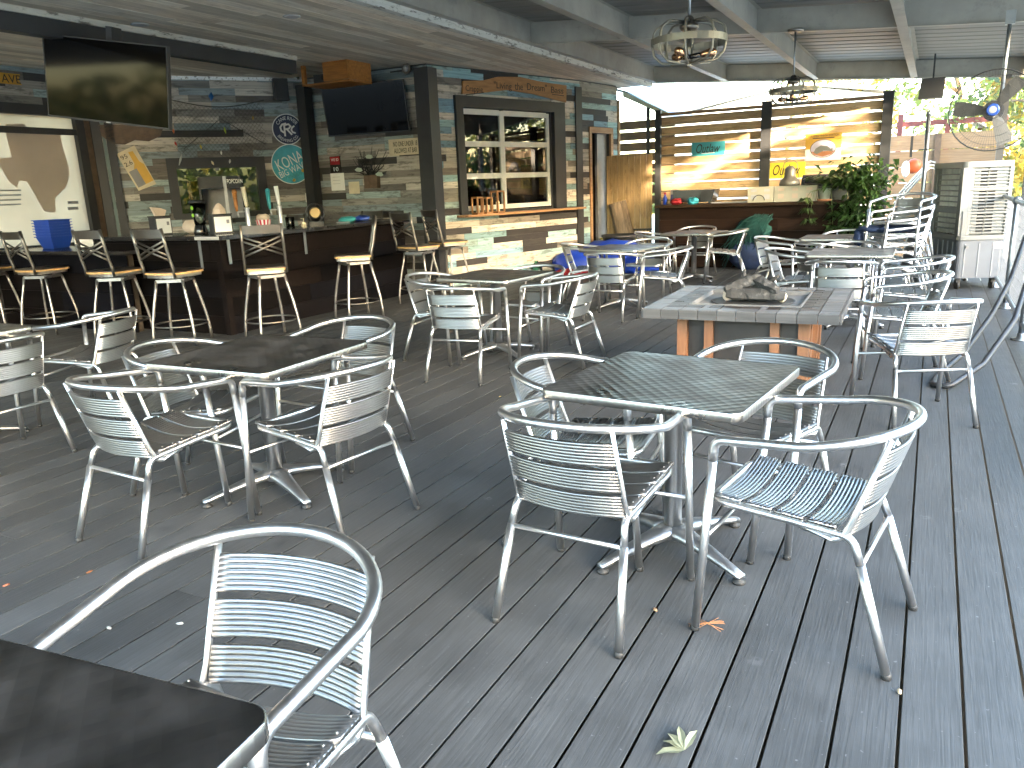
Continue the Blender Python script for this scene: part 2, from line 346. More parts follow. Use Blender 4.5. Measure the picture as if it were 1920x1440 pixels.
M_log=plain('charred_log',(.028,.028,.028),.9,var=.6,scale=9,bump=.9,dirt=(.15,.145,.14),dirt_amt=.8)
M_coolw=plain('cream_plastic',(.19,.19,.175),.42,var=.04)
M_coolg=plain('grey_plastic',(.26,.265,.27),.42,var=.06)
M_coolb=plain('pale_grey_plastic_tank',(.13,.137,.15),.42,var=.06)
M_orange=plain('varnished_orange_wood',(.36,.14,.03),.5,var=.3,scale=4,stretch=(1,8,8))
M_sand=plain('brown_plank_sign',(.33,.16,.06),.6,var=.25,scale=4,stretch=(1,6,6))
M_ink=plain('black_ink',(.02,.015,.012),.6)
M_hose=plain('black_rubber',(.02,.02,.022),.45)
M_blue=plain('blue_plastic',(.015,.06,.36),.4,var=.08)
M_tarp=plain('blue_tarp',(.012,.05,.42),.42,var=.25,scale=5,bump=.4)
M_tarpd=plain('dark_navy_cloth',(.012,.025,.07),.8,var=.4,scale=10,bump=.5)
M_red=plain('red_cloth',(.32,.012,.02),.7,var=.3)
M_kraft=plain('kraft_napkin',(.56,.44,.34),.85,var=.1)
M_teal=plain('teal_paint',(.03,.28,.30),.45,var=.2,scale=3)
M_navy=plain('navy_enamel',(.012,.018,.055),.35)
M_sky=plain('turquoise_enamel',(.05,.36,.46),.35,var=.35,scale=5)
M_cream=plain('cream_paint',(.62,.54,.38),.6,var=.15)
M_yellow=plain('yellow_sign',(.72,.60,.04),.5)
M_gold=plain('amber_poster',(.62,.36,.05),.5,var=.1)
M_ochre=plain('ochre_sign',(.52,.26,.02),.5,var=.1)
M_grey=plain('mid_grey',(.22,.22,.23),.5)
M_lgrey=plain('light_grey',(.45,.45,.46),.5)
M_green=plain('lime_green_label',(.28,.55,.05),.5)
M_bronze=plain('bronze_box',(.11,.07,.045),.6,var=.3,scale=12)
M_net=plain('dark_fishing_net',(.05,.045,.038),.85)
M_netg=plain('teal_fishing_net',(.005,.055,.045),.85,var=.4,scale=9)
M_terra=plain('terracotta',(.40,.17,.08),.8)
M_potw=plain('pale_green_pot',(.42,.50,.42),.4)
M_map=sheet_mat('translucent_cream_sheet',(.60,.52,.42),.6)
M_mapd=sheet_mat('translucent_mauve_print',(.62,.55,.50),.5)
M_copper=metal('amber_bulb',(.65,.38,.22),.15)
M_fanblade=plain('smoked_fan_blade',(.09,.09,.085),.6,spec=.2)
M_ford=plain('blue_hub',(.01,.05,.25),.3)
M_wroof=plain('white_metal_roof',(.80,.81,.80),.4,var=.04)
M_bluewall=plain('blue_grey_siding',(.20,.27,.36),.7,var=.1,scale=2,stretch=(1,1,8))
M_redp=plain('dark_red_timber',(.09,.018,.015),.6)
M_buoy=plain('orange_plastic',(.36,.08,.025),.4)
M_microw=plain('cream_appliance',(.46,.43,.33),.45,var=.08)
M_grill=plain('black_enamel_grill',(.02,.022,.028),.22,var=.1)
M_lampgrey=plain('warm_grey_enamel',(.20,.19,.165),.4,.5)
M_trimteal=plain('faded_teal_trim',(.13,.18,.18),.6,var=.25,scale=4,stretch=(6,6,1))
M_mont=plain('brass_fan',(.25,.18,.08),.35,.7)

# ------------------------------------------------------------------ ground, deck
b=B(); b.quad([(-80,-60,-.6),(80,-60,-.6),(80,140,-.6),(-80,140,-.6)]); tag(b.obj('ground',M_grass),kind='structure')
b=B(); PITCH=.15503; X0=.1869
for i in range(-6,78):
    xr=X0-PITCH*i; xl=xr-PITCH; a,c=xl+.0042,xr-.0042
    y=-4.0-rng.uniform(0,3); first=i<15
    while y<15.2:
        y2=y+(rng.uniform(13,17) if first else rng.choice((4.88,6.1,6.1))); first=False; e=min(y2,15.4)
        t=rng.uniform(.80,1.2); b.col((.048*t,.0505*t,.0525*t))
        if e>-4:
            y0=max(y,-4.0)
            M=Matrix(((1,0,0,0),(0,0,1,0),(0,1,0,0),(0,0,0,1)))
            pts=[(a+.012,-.028),(a,-.0012),(a+.0012,0),(c-.0012,0),(c,-.0012),(c-.012,-.028)]
            b.prism(pts,y0+.0015,e-.0015,M)
        y=y2
for f in b.bm.faces: f.normal_flip()
tag(b.obj('deck',M_deck),kind='structure')
b=B(); b.quad([(-12,-4,-.4),(1.15,-4,-.4),(1.15,15.4,-.4),(-12,15.4,-.4)]); tag(b.obj('soil_under_deck',M_rough),kind='structure')

# ------------------------------------------------------------------ building
ZC=3.2                                     # timber ceiling over the bar
PM=Vector((-6.52,9.93)); PK=Vector((-5.577,13.248)); PE=Vector((-5.377,14.55)); PL=Vector((-8.709,9.85)); PA=Vector((-10.55,7.44))
def frame(p,q):
    d=(q-p); L=d.length; d.normalize(); return L, math.atan2(d.y,d.x)
PAL_B=[(.29,.36,.36),(.25,.31,.32),(.55,.50,.44),(.14,.125,.115),(.045,.042,.042),(.33,.31,.28),(.20,.18,.16),(.30,.35,.37),(.46,.42,.37),(.24,.23,.21)]
PAL_W=[(.24,.39,.43),(.28,.43,.45),(.58,.53,.46),(.56,.50,.42),(.035,.032,.034),(.30,.28,.24),(.20,.33,.42),(.22,.19,.16),(.62,.57,.50),(.033,.03,.03),(.31,.43,.42)]
def planks(b,L,z0,z1,holes,pal,rs,h=.098,lmin=.35,lmax=1.5):
    r=random.Random(rs); z=z0; last=None
    while z<z1-.01:
        zt=min(z+h,z1); x=-r.uniform(0,lmax)
        while x<L:
            e=x+r.uniform(lmin,lmax); c=r.choice(pal)
            while c==last: c=r.choice(pal)
            last=c; k=r.uniform(.8,1.2); segs=[(max(x,0),min(e,L))]
            zm=(z+zt)/2
            for (hx0,hx1,hz0,hz1) in holes:
                if hz0<zm<hz1:
                    ns=[]
                    for (s0,s1) in segs:
                        if s1<=hx0 or s0>=hx1: ns.append((s0,s1)); continue
                        if s0<hx0: ns.append((s0,hx0))
                        if s1>hx1: ns.append((hx1,s1))
                    segs=ns
            b.col([v*k for v in c]); d=r.uniform(.016,.024)
            for s0,s1 in segs:
                if s1-s0>.012: b.box((s0+.001,-d,z+.0012),(s1-.001,0,zt-.0012))
            x=e
        z=zt
def backing(b,L,z0,z1,hole=None,t=.1):
    if not hole: b.box((0,.001,z0),(L,t,z1)); return
    hx0,hx1,hz0,hz1=hole
    b.box((0,.001,z0),(hx0,t,z1)); b.box((hx1,.001,z0),(L,t,z1)); b.box((hx0,.001,z0),(hx1,t,hz0)); b.box((hx0,.001,hz1),(hx1,t,z1))
# left wall with the translucent map opening (x = const, seen from the right)
Llw=PA.y+4.0
t=thing('left_wall','dark framed wall with a large cream map sheet in its opening','wall',(PA.x,-4.0,0),R(90))
hole=(9.0,11.18,.95,2.62); b=B(); hx0,hx1,hz0,hz1=hole; b.box((2.0,.001,0),(hx0,.12,ZC)); b.box((hx1,.001,0),(Llw,.12,ZC)); b.box((hx0,.001,0),(hx1,.12,hz0)); b.box((hx0,.001,hz1),(hx1,.12,ZC)); b.obj('wall_core',M_black,t)
b=B(); planks(b,Llw,2.75,ZC,[(-1,2.0,0,9)],PAL_B,5); b.obj('plank_cladding',M_plank,t)
b=B()
b.box((9.0,-.05,2.38),(11.179,.0,2.46)); b.box((2.0,-.05,2.62),(11.179,-.001,2.75)); b.box((8.9,-.05,.951),(9.0,-.001,2.619)); b.box((11.18,-.06,.0),(11.30,-.0,2.75)); b.box((2.0,-.05,.9),(11.179,-.0,.95))
b.obj('opening_frame',M_black,t)
b=B(); b.box((11.31,-.035,0),(11.40,-.0,2.75)); b.obj('bronze_trim',M_bronze,t)
b=B(); b.box((9.0,.02,.95),(11.18,.024,2.62)); b.obj('map_sheet',M_map,t)
tex=[(0,183),(9,250),(23,295),(24,310),(-40,298),(-40,355),(5,316),(18,337),(33,352),(36,338),(52,339),(66,363),(80,388),(105,399),(103,371),(123,352),(131,330),(131,315),(119,275),(113,249),(95,245),(75,248),(50,238),(40,230),(9,232)]
def lw(px,py):
    r=ray(px,py); k=PA.x/r.x; return (r.y*k+4.0, CAM_H+r.z*k)
outl=[lw(*p) for p in [(12,250),(23,295),(-8,297),(5,318),(18,340),(33,352),(37,338),(52,340),(68,368),(84,396),(106,399),(104,371),(124,352),(131,330),(130,315),(119,278),(114,250),(98,246),(92,250),(74,248),(56,243),(46,232),(12,232)]]
b=B(); b.plate(outl,.012,.016); b.obj('map_outline',M_mapd,t)
b=B()
for k in range(4):
    x0,z0=lw(-5,357+k*9); x1,z1=lw(40,353+k*9); b.box((x0,.010,z0-.012),(x1,.014,z0+.006))
for (px,py) in ((128,380),(128,391)):
    x0,z0=lw(px,py); x1,_=lw(px+20,py); b.box((x0,.010,z0-.02),(x1,.014,z0+.02))
b.obj('map_legend',M_grey,t)
s=thing('street_name_sign','ochre street name blade with the letters AVE above the map','sign',(PA.x+.03,0,0),R(90))
x0,z0=lw(-12,170); x1,z1=lw(34,140); x0b,z0b=lw(34,160)
b=B(); zc=(z1+z0b)/2; hh=abs(z1-z0b)/2
b.plate([(x0-4,zc-hh),(x1-4,zc-hh),(x1-4-.03,zc),(x1-4,zc+hh),(x0-4,zc+hh)],-.012,-.004); b.obj('blade',M_ochre,s)
text('lettering','AVE',M_ink,s,.24,.10,(lw(17,150)[0]-4,-.014,zc))
# diagonal wall behind the bar
Ld,ad=frame(PA,PL); MIR=(Ld-2.13,Ld-.735,1.20,2.06)
t=thing('diagonal_back_wall','diagonal wall of weathered grey and teal planks behind the bar','wall',(PA.x,PA.y,0),ad)
b=B(); backing(b,Ld,0,ZC,(MIR[0]+.1,MIR[1]-.1,MIR[2]+.05,MIR[3]-.1)); b.obj('wall_core',M_black,t)
b=B(); planks(b,Ld,0,ZC-.02,[(MIR[0]+.02,MIR[1]-.02,MIR[2],MIR[3]-.02)],PAL_B,11); b.obj('plank_cladding',M_plank,t)
b=B(); b.box((0,-.05,0),(.12,-.024,2.8)); b.box((.17,-.05,0),(.28,-.024,2.8)); b.obj('dark_trim',M_black,t)
b=B(); b.box((.125,-.04,0),(.165,-.024,2.8)); b.obj('teal_trim',M_trimteal,t)
b=B(); b.box((0,-.03,ZC-.05),(Ld,-.026,ZC-.001)); b.c=(.6,.56,.48,1); b.obj('top_trim',M_fascia,t)
def dw(px,py):                              # pixel -> (x along diagonal wall, z)
    r=ray(px,py); d=Vector((math.cos(ad),math.sin(ad))); nn=Vector((-d.y,d.x)); k=nn.dot(PA)/(nn.x*r.x+nn.y*r.y); p=Vector((r.x*k,r.y*k)); return ((p-PA).dot(d), CAM_H+r.z*k)
def onwall(o, P, ang, x, z, off=-.03):
    d=Vector((math.cos(ang),math.sin(ang))); nn=Vector((-d.y,d.x)); p=P+d*x+nn*off; o.location=(p.x,p.y,z); o.rotation_euler=(0,0,ang)
mt=thing('back_bar_window','wide black framed serving window behind the bar taps','window'); onwall(mt,PA,ad,0,0,-.0)
b=B(); fx0,fx1,fz0,fz1=MIR
for a_,c_ in (((fx0,fz0),(fx0+.13,fz1)),((fx1-.13,fz0),(fx1,fz1)),((fx0+.13,fz1-.15),(fx1-.13,fz1)),((fx0+.13,fz0),(fx1-.13,fz0+.06))): b.box((a_[0],-.06,a_[1]),(c_[0],.10,c_[1]))
b.obj('frame',M_black,mt)
b=B(); b.box((fx0+.13,.03,fz0+.06),(fx1-.13,.036,fz1-.15)); b.obj('pane',glass('smoked_glass',(.13,.135,.115),1.55,.02),mt)
b=B(); cx=(fx0+fx1)/2; b.box((cx-.03,-.03,fz1-.19),(cx+.03,.02,fz1-.15)); b.obj('latch',M_grey,mt)
# wall behind the second television
Lt,atv=frame(PL,PM)
t=thing('television_wall','short wall of grey and teal planks between two black posts','wall',(PL.x,PL.y,0),atv)
b=B(); backing(b,Lt,0,ZC); b.obj('wall_core',M_black,t)
b=B(); planks(b,Lt,0,ZC-.02,[],PAL_B,23); b.obj('plank_cladding',M_plank,t)
def tw(px,py): p=onY(px,py,PL.y); return (p.x-PL.x,p.z)
# window wall
Lw,aw=frame(PM,PK); WIN=(.475,2.98,1.06,2.80)
t=thing('window_wall','bright teal, white and black plank wall around the roll up window','wall',(PM.x,PM.y,0),aw)
b=B(); backing(b,Lw,0,ZC,(.62,2.68,1.1,2.64)); b.obj('wall_core',M_black,t)
b=B(); planks(b,Lw,0,ZC-.02,[(WIN[0]+.02,WIN[1]-.02,1.08,2.78)],PAL_W,34); b.obj('plank_cladding',M_plank,t)
b=B(); b.box((3.30,-.05,0),(Lw+.02,-.025,ZC-.12)); b.obj('corner_board',M_black,t)
b=B()
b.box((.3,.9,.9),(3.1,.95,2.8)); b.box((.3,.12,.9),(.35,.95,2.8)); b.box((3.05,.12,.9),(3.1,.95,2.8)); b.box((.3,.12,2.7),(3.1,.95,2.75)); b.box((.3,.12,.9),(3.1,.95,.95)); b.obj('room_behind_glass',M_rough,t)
w=thing('roll_up_window','white framed roll up glass door window in a wide black surround','window',(PM.x,PM.y,0),aw)
b=B(); b.box((.475,-.07,1.07),(.62,-.0,2.80)); b.box((2.70,-.07,1.07),(2.98,-.0,2.80)); b.box((.62,-.07,2.64),(2.70,-.0,2.80)); b.obj('surround',M_black,w)
b=B(); b.box((2.66,.0,1.10),(2.72,.09,2.64)); b.obj('side_track',M_black,w)
b=B()
for x0,x1 in ((.62,.66),(1.47,1.57),(2.59,2.66)): b.box((x0,.02,1.12),(x1,.07,2.62))
for z0,z1 in ((1.12,1.19),(1.60,1.68),(2.08,2.16),(2.55,2.63)):
    for x0,x1 in ((.66,1.47),(1.57,2.59)): b.box((x0,.022,z0),(x1,.068,z1))
b.obj('frame',M_white,w)
for x0,x1 in ((.66,1.47),(1.57,2.59)):
    for z0,z1 in ((1.19,1.60),(1.68,2.08),(2.16,2.55)):
        b=B(); b.box((x0-.005,.042,z0-.005),(x1+.005,.046,z1+.005)); b.obj('pane',M_glass,w)
b=B(); b.col((.36,.20,.10)); b.box((.42,-.26,1.035),(3.28,.02,1.068)); b.obj('sill',M_pine,w)
# wall with the dark doorway
Le,ae=frame(PK,PE)
t=thing('doorway_wall','narrow pale plank wall with a pine framed dark doorway','wall',(PK.x,PK.y,0),ae)
b=B(); b.box((0,.001,0),(.36,.1,ZC)); b.box((1.05,.001,0),(Le,.1,ZC)); b.box((.36,.001,2.34),(1.05,.1,ZC)); b.obj('wall_core',M_black,t)
b=B(); planks(b,Le,0,ZC-.02,[(.30,1.10,0,2.43)],PAL_W,41); b.obj('plank_cladding',M_plank,t)
b=B(); b.col((.34,.20,.11)); b.box((.28,-.04,0),(.36,-.0,2.34)); b.box((1.05,-.04,0),(1.13,-.0,2.34)); b.box((.28,-.04,2.34),(1.13,-.0,2.44)); b.obj('door_frame',M_pine,t)
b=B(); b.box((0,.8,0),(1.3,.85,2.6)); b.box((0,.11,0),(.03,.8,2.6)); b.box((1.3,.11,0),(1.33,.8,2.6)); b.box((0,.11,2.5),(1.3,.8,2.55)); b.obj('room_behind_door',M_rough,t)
b=B(); b.box((.70,.06,0),(1.05,.11,2.34)); b.obj('door_leaf',M_grey,t)
b=B(); b.col((.33,.22,.13)); b.box((Le,-.045,0),(Le+.07,.1,2.95)); b.obj('end_board',M_pine,t)
# posts
def post(p,w,h,label,ang=0):
    o=thing('bar_post',label,'post',(p.x,p.y,0),ang,'black posts of the bar'); b=B(); b.box((-w/2,-w/2,0),(w/2,w/2,h)); b.obj('shaft',M_black,o)
    b=B(); b.box((-w/2-.012,-w/2-.012,0),(w/2+.012,w/2+.012,.12)); b.obj('plinth',M_black,o); return o
post(Vector((PL.x+.08,PL.y-.13)),.17,3.08,'black square post left of the smaller television')
post(Vector((PM.x+.06,PM.y-.12)),.235,3.12,'thick black square post right of the smaller television')
# timber ceiling over the bar with its painted fascia
XF=-4.85
t=thing('bar_ceiling','low ceiling of greyed whitewashed boards over the bar','ceiling')
b=B(); r=random.Random(3); x=-12.0
while x<XF-.001:
    e=min(x+.14,XF); y=-3.6
    while y<15.0:
        y2=min(y+r.uniform(1.5,4.0),15.0); k=r.uniform(.72,1.2); q=r.choice(((.78,.70,.58),(.70,.61,.50),(.80,.74,.64))); b.col([v*k for v in q])
        b.box((x+.001,y+.001,ZC+r.uniform(0,.003)),(e-.001,y2-.001,ZC+.02)); y=y2
    x=e
b.obj('boards',M_ceil,t)
b=B(); b.box((-12,-3.6,ZC+.021),(XF,15,ZC+.06)); b.obj('ceiling_deck',M_rough,t)
b=B(); b.col((.62,.61,.57)); b.box((XF,-2.0,ZC-.035),(XF+.03,15.02,ZC+.14)); b.box((XF-.06,-2.0,ZC-.035),(XF-.002,15.02,ZC-.002)); b.obj('fascia',M_fascia,t)
for (px,py) in ((262,45),(547,30)):
    p=at(px,py,ZC); b=B(); b.lathe([(.085,0),(.09,-.006),(.065,-.012)],20,(p.x,p.y,ZC-.001)); b.obj('recessed_light',M_lgrey,t)
t=thing('ceiling_beam','long black beam with a flaking white strip under the bar ceiling','beam')
b=B(); b.box((-7.52,-2.0,2.98),(-7.40,8.25,ZC-.06)); b.obj('beam',M_black,t)
b=B(); b.col((.55,.52,.46)); b.box((-7.50,-2.0,ZC-.059),(-7.38,8.25,ZC-.002)); b.obj('white_strip',M_fascia,t)
t=thing('projector_shelf','orange wooden corner box holding a black projector under the ceiling','shelf',(0,0,0))
p0=onY(566,130,8.9); p1=onY(652,122,8.9)
b=B(); b.box((p0.x-.02,8.9,2.93),(p1.x,9.4,2.95)); b.box((p1.x-.42,8.88,2.955),(p1.x,8.92,ZC-.002)); b.box((p0.x-.02,8.9,2.955),(p0.x+.03,8.95,ZC-.002)); b.box((p1.x-.03,8.925,2.955),(p1.x,9.4,ZC-.002)); b.obj('box',M_orange,t)
pr=thing('projector','black projector sitting in the orange wooden corner box','projector',((p0.x+p1.x)/2-.12,9.1,2.952))
b=B(); b.rbox((-.17,-.13,.01),(.17,.13,.12),.03); b.obj('body',M_black,pr)
b=B(); b.lathe([(.035,0),(.04,.03),(.03,.03)],16,(0,0,0),Matrix.Translation((.06,-.13,.065))@Matrix.Rotation(R(90),4,'X')); b.obj('lens',M_blackg,pr)

# ------------------------------------------------------------------ steel roof over the deck
def zr(X): return CAM_H+1.436-.075*X
t=thing('deck_roof','sloping grey steel roof on deep beams over the deck','roof')
YR=15.0
b=B(); M2=Matrix(((1,0,0,0),(0,1,0,0),(-.075,0,1,CAM_H+1.436),(0,0,0,1)))
for i in range(36):
    x=XF+.04; 
# ribbed roof sheet: shallow trapezoid ribs run across the beams
pts=[]; y=-2.0
while y<YR: pts+= [(y,.27),(y+.24,.27),(y+.26,.278),(y+.30,.278),(y+.32,.27)]; y+=.34
pts=[p for p in pts if p[0]<=YR]+[(YR,.27)]
up=[b.bm.verts.new(M2@Vector((XF+.03,p[0],p[1]))) for p in pts]; dn=[b.bm.verts.new(M2@Vector((1.35,p[0],p[1]))) for p in pts]
b._fin([b.bm.faces.new((up[i],up[i+1],dn[i+1],dn[i])) for i in range(len(pts)-1)])
b.obj('roof_sheet',M_roofpan,t)
b=B(); b.box((XF-8,-2.0,.31),(1.4,YR+.05,.33),M2); b.obj('roof_deck',M_roofpan,t)
for X in (-4.78,-3.453,-1.930,-.427,1.12):
    b=B(); z=zr(X); b.box((X-.05,-2.0,z),(X+.05,YR-.06,z+.006)); b.box((X-.006,-2.0,z+.006),(X+.006,YR-.06,z+.262)); b.box((X-.05,-2.0,z+.262),(X+.05,YR-.06,z+.266)) 
    b.obj('beam',M_roofsteel,t)
xs=(-4.78,-3.453,-1.930,-.427,1.12)
for Y in (-.6,4.6,9.78,YR-.03):
    b=B()
    for x0,x1 in zip(xs,xs[1:]):
        b.box((x0+.052,Y-.03,.004),(x1-.052,Y+.03,.01),M2); b.box((x0+.007,Y-.004,.01),(x1-.007,Y+.004,.26),M2)
    b.obj('cross_beam',M_roofsteel,t)
b=B(); b.box((XF+.04,YR-.02,-.012),(1.3,YR+.04,.30),M2); b.obj('end_fascia',M_roofsteel,t)

# ------------------------------------------------------------------ furniture makers
def rib_profile(h, n, t, r):
    """closed outline (a across, b thickness) of a ribbed slat"""
    top=[]
    for i in range(n):
        c=-h/2+h*(i+.5)/n; w=h/n/2
        for k in range(5):
            a=PI-PI*k/4; top.append((c+w*.92*math.cos(a), t/2+r*math.sin(a)))
    return top+[(p[0],-p[1]) for p in reversed(top)]
def sweep(b, prof, stations):
    rings=[[b.bm.verts.new(o+u*p[0]+v*p[1]) for p in prof] for o,u,v in stations]
    fs=[]
    n=len(prof)
    for a,c in zip(rings,rings[1:]):
        for k in range(n): fs.append(b.bm.faces.new((a[k],a[(k+1)%n],c[(k+1)%n],c[k])))
    fs+=[b.bm.faces.new(rings[0][::-1]),b.bm.faces.new(rings[-1])]
    b._fin(fs)
def make_chair():
    c=thing('armchair','x','chair')
    for s in (-1,1):
        full=[(s*.272,.282,.012),(s*.266,.238,.60)]
        b=B(); b.tube([full[0],((full[0][0]+full[1][0])/2,.26,.3),full[1]],.0145,12); lg=b.obj('leg',M_alu,c)
        b=B(); b.lathe([(.0152,0),(.0152,.013),(.012,.02)],12,(s*.272,.283,0)); b.obj('foot_cap',M_foot,lg)
        b=B(); b.tube([(s*.228,-.292,.012),(s*.217,-.245,.17),(s*.207,-.196,.33)],.0145,12); lg=b.obj('leg',M_alu,c)
        b=B(); b.lathe([(.0152,0),(.0152,.013),(.012,.02)],12,(s*.228,-.293,0)); b.obj('foot_cap',M_foot,lg)
    # arm rail: one bent tube from the left front leg round the back to the right front leg
    half=fillet([(.266,.238,.60),(.2655,.233,.668),(.286,-.03,.692)],.06,7)
    arc=[(.286*math.cos(R(a)),-.03-.262*math.sin(R(a)),.692+.045*math.sin(R(a))) for a in range(6,175,6)]
    path=half[:-1]+[Vector((.286,-.03,.692))]+[Vector(p) for p in arc]+[Vector((-p.x,p.y,p.z)) for p in reversed(half)]
    b=B(); b.tube(path,.0148,14); b.obj('arm_rail',M_alu,c)
    # seat frame
    side=[(.207,-.196,.33),(.198,-.168,.408),(.205,.0,.426),(.212,.262,.446)]
    sp=fillet(side+[(-p[0],p[1],p[2]) for p in reversed(side)],[.05,.0,.075,.075,.0,.05],6)
    b=B(); b.tube(sp,.0125,10); b.obj('seat_frame',M_alu,c)
    for s in (-1,1):
        pp=fillet([(s*.192,-.247,.722),(s*.199,-.163,.455),(s*.204,-.135,.388),(s*.205,-.02,.412)],[.0,.06],7)
        b=B(); b.tube(pp,.0105,10,ry=.0065,up=(0,1,.2)); b.obj('back_post',M_alu,c)
    prof=rib_profile(.086,7,.008,.0026)
    for z in (.643,.547,.451):
        k=(.722-z)/(.722-.455); y0=-.247+k*.084-.004; u=Vector((0,-.30,.954)).normalized(); st=[]
        for i in range(11):
            x=-.192+.384*i/10; sag=.036*(1-(x/.192)**2); tx=Vector((1,.036*2*x/.192**2,0)).normalized(); v=tx.cross(u).normalized()
            st.append((Vector((x,y0-sag,z)),u,-v))
        b=B(); b.sm=True; sweep(b,prof,st); b.obj('back_slat',M_slat,c)
    for y,z in ((.208,.458),(.112,.450),(.016,.442),(-.080,.435)):
        st=[]
        for i in range(11):
            x=-.212+.424*i/10; sag=.030*(1-(x/.212)**2); tx=Vector((1,0,.03*2*x/.212**2)).normalized(); u=Vector((0,1,.08)).normalized(); v=tx.cross(u).normalized()
            st.append((Vector((x,y,z-sag+.004)),u,v))
        b=B(); b.sm=True; sweep(b,prof,st)
        for x in (-.2,.2):
            for dy in (-.025,.025): b.ball((x,y+dy,z+.012),.0035,1)
        b.obj('seat_slat',M_slat,c)
    b=B(); b.tube([(-.207,-.197,.325),(.207,-.197,.325)],.0085,8); b.obj('stretcher',M_alu,c)
    b=B(); b.tube([(-.267,.258,.335),(.267,.258,.335)],.0085,8); b.obj('stretcher',M_alu,c)
    return c
def make_table():
    t=thing('bistro_table','x','table'); h=.38; r=.045
    def outl(h,r):
        o=[]
        for cx,cy,t0 in ((h-r,h-r,0),(-h+r,h-r,90),(-h+r,-h+r,180),(h-r,-h+r,270)):
            for k in range(7): a=R(t0+15*k); o.append((cx+r*math.cos(a),cy+r*math.sin(a)))
        return o
    b=B(); b.prism(outl(h-.002,r),.690,.7145); b.prism(outl(h-.004,r),.7145,.7150); b.obj('tabletop',M_top,t)
    # edge band: a thin skirt just proud of the top
    O=outl(h+.001,r); I=outl(h-.0018,r-.002); n=len(O); b=B(); b.sm=True
    L=[[b.bm.verts.new((p[0],p[1],z)) for p in Q] for Q,z in ((I,.681),(O,.683),(O,.7135),(I,.7158))]
    fs=[]
    for a_,c_ in zip(L,L[1:]):
        for k in range(n): fs.append(b.bm.faces.new((a_[k],a_[(k+1)%n],c_[(k+1)%n],c_[k])))
    b._fin(fs); b.obj('edge_band',M_edge,t)
    b=B(); b.lathe([(.036,.085),(.036,.668),(.09,.670),(.09,.680)],24); b.obj('pole',M_alu,t)
    b=B(); b.lathe([(.045,.05),(.055,.06),(.058,.09),(.045,.105),(.0375,.108)],24); b.obj('hub',M_cast,t)
    for k in range(4):
        a=R(65+90*k); ca,sa=math.cos(a),math.sin(a)
        st=[]
        for i in range(9):
            q=i/8; d=.03+.34*q; z=.088-.058*q**1.3; w=.042*(1-q)+.020*q+.012*(1-q)**3; hh=.038*(1-q)+.016*q
            st.append((d,z,w,hh))
        b=B(); b.sm=True; rings=[]
        for d,z,w,hh in st:
            pr=[(-w,-hh*.4),(-w*.9,hh*.25),(-w*.5,hh*.55),(0,hh*.62),(w*.5,hh*.55),(w*.9,hh*.25),(w,-hh*.4)]
            rings.append([b.bm.verts.new((ca*d-sa*p,sa*d+ca*p,z+q)) for p,q in pr])
        fs=[]; m=7
        for A,C in zip(rings,rings[1:]):
            for j in range(m): fs.append(b.bm.faces.new((A[j],A[(j+1)%m],C[(j+1)%m],C[j])))
        fs+=[b.bm.faces.new(rings[0][::-1]),b.bm.faces.new(rings[-1])]
        b._fin(fs); lg=b.obj('base_arm',M_cast,t)
        b=B(); b.lathe([(.024,0),(.024,.012),(.012,.016),(.012,.026)],14,(ca*.355,sa*.355,0)); b.obj('foot_pad',M_foot,lg)
    return t
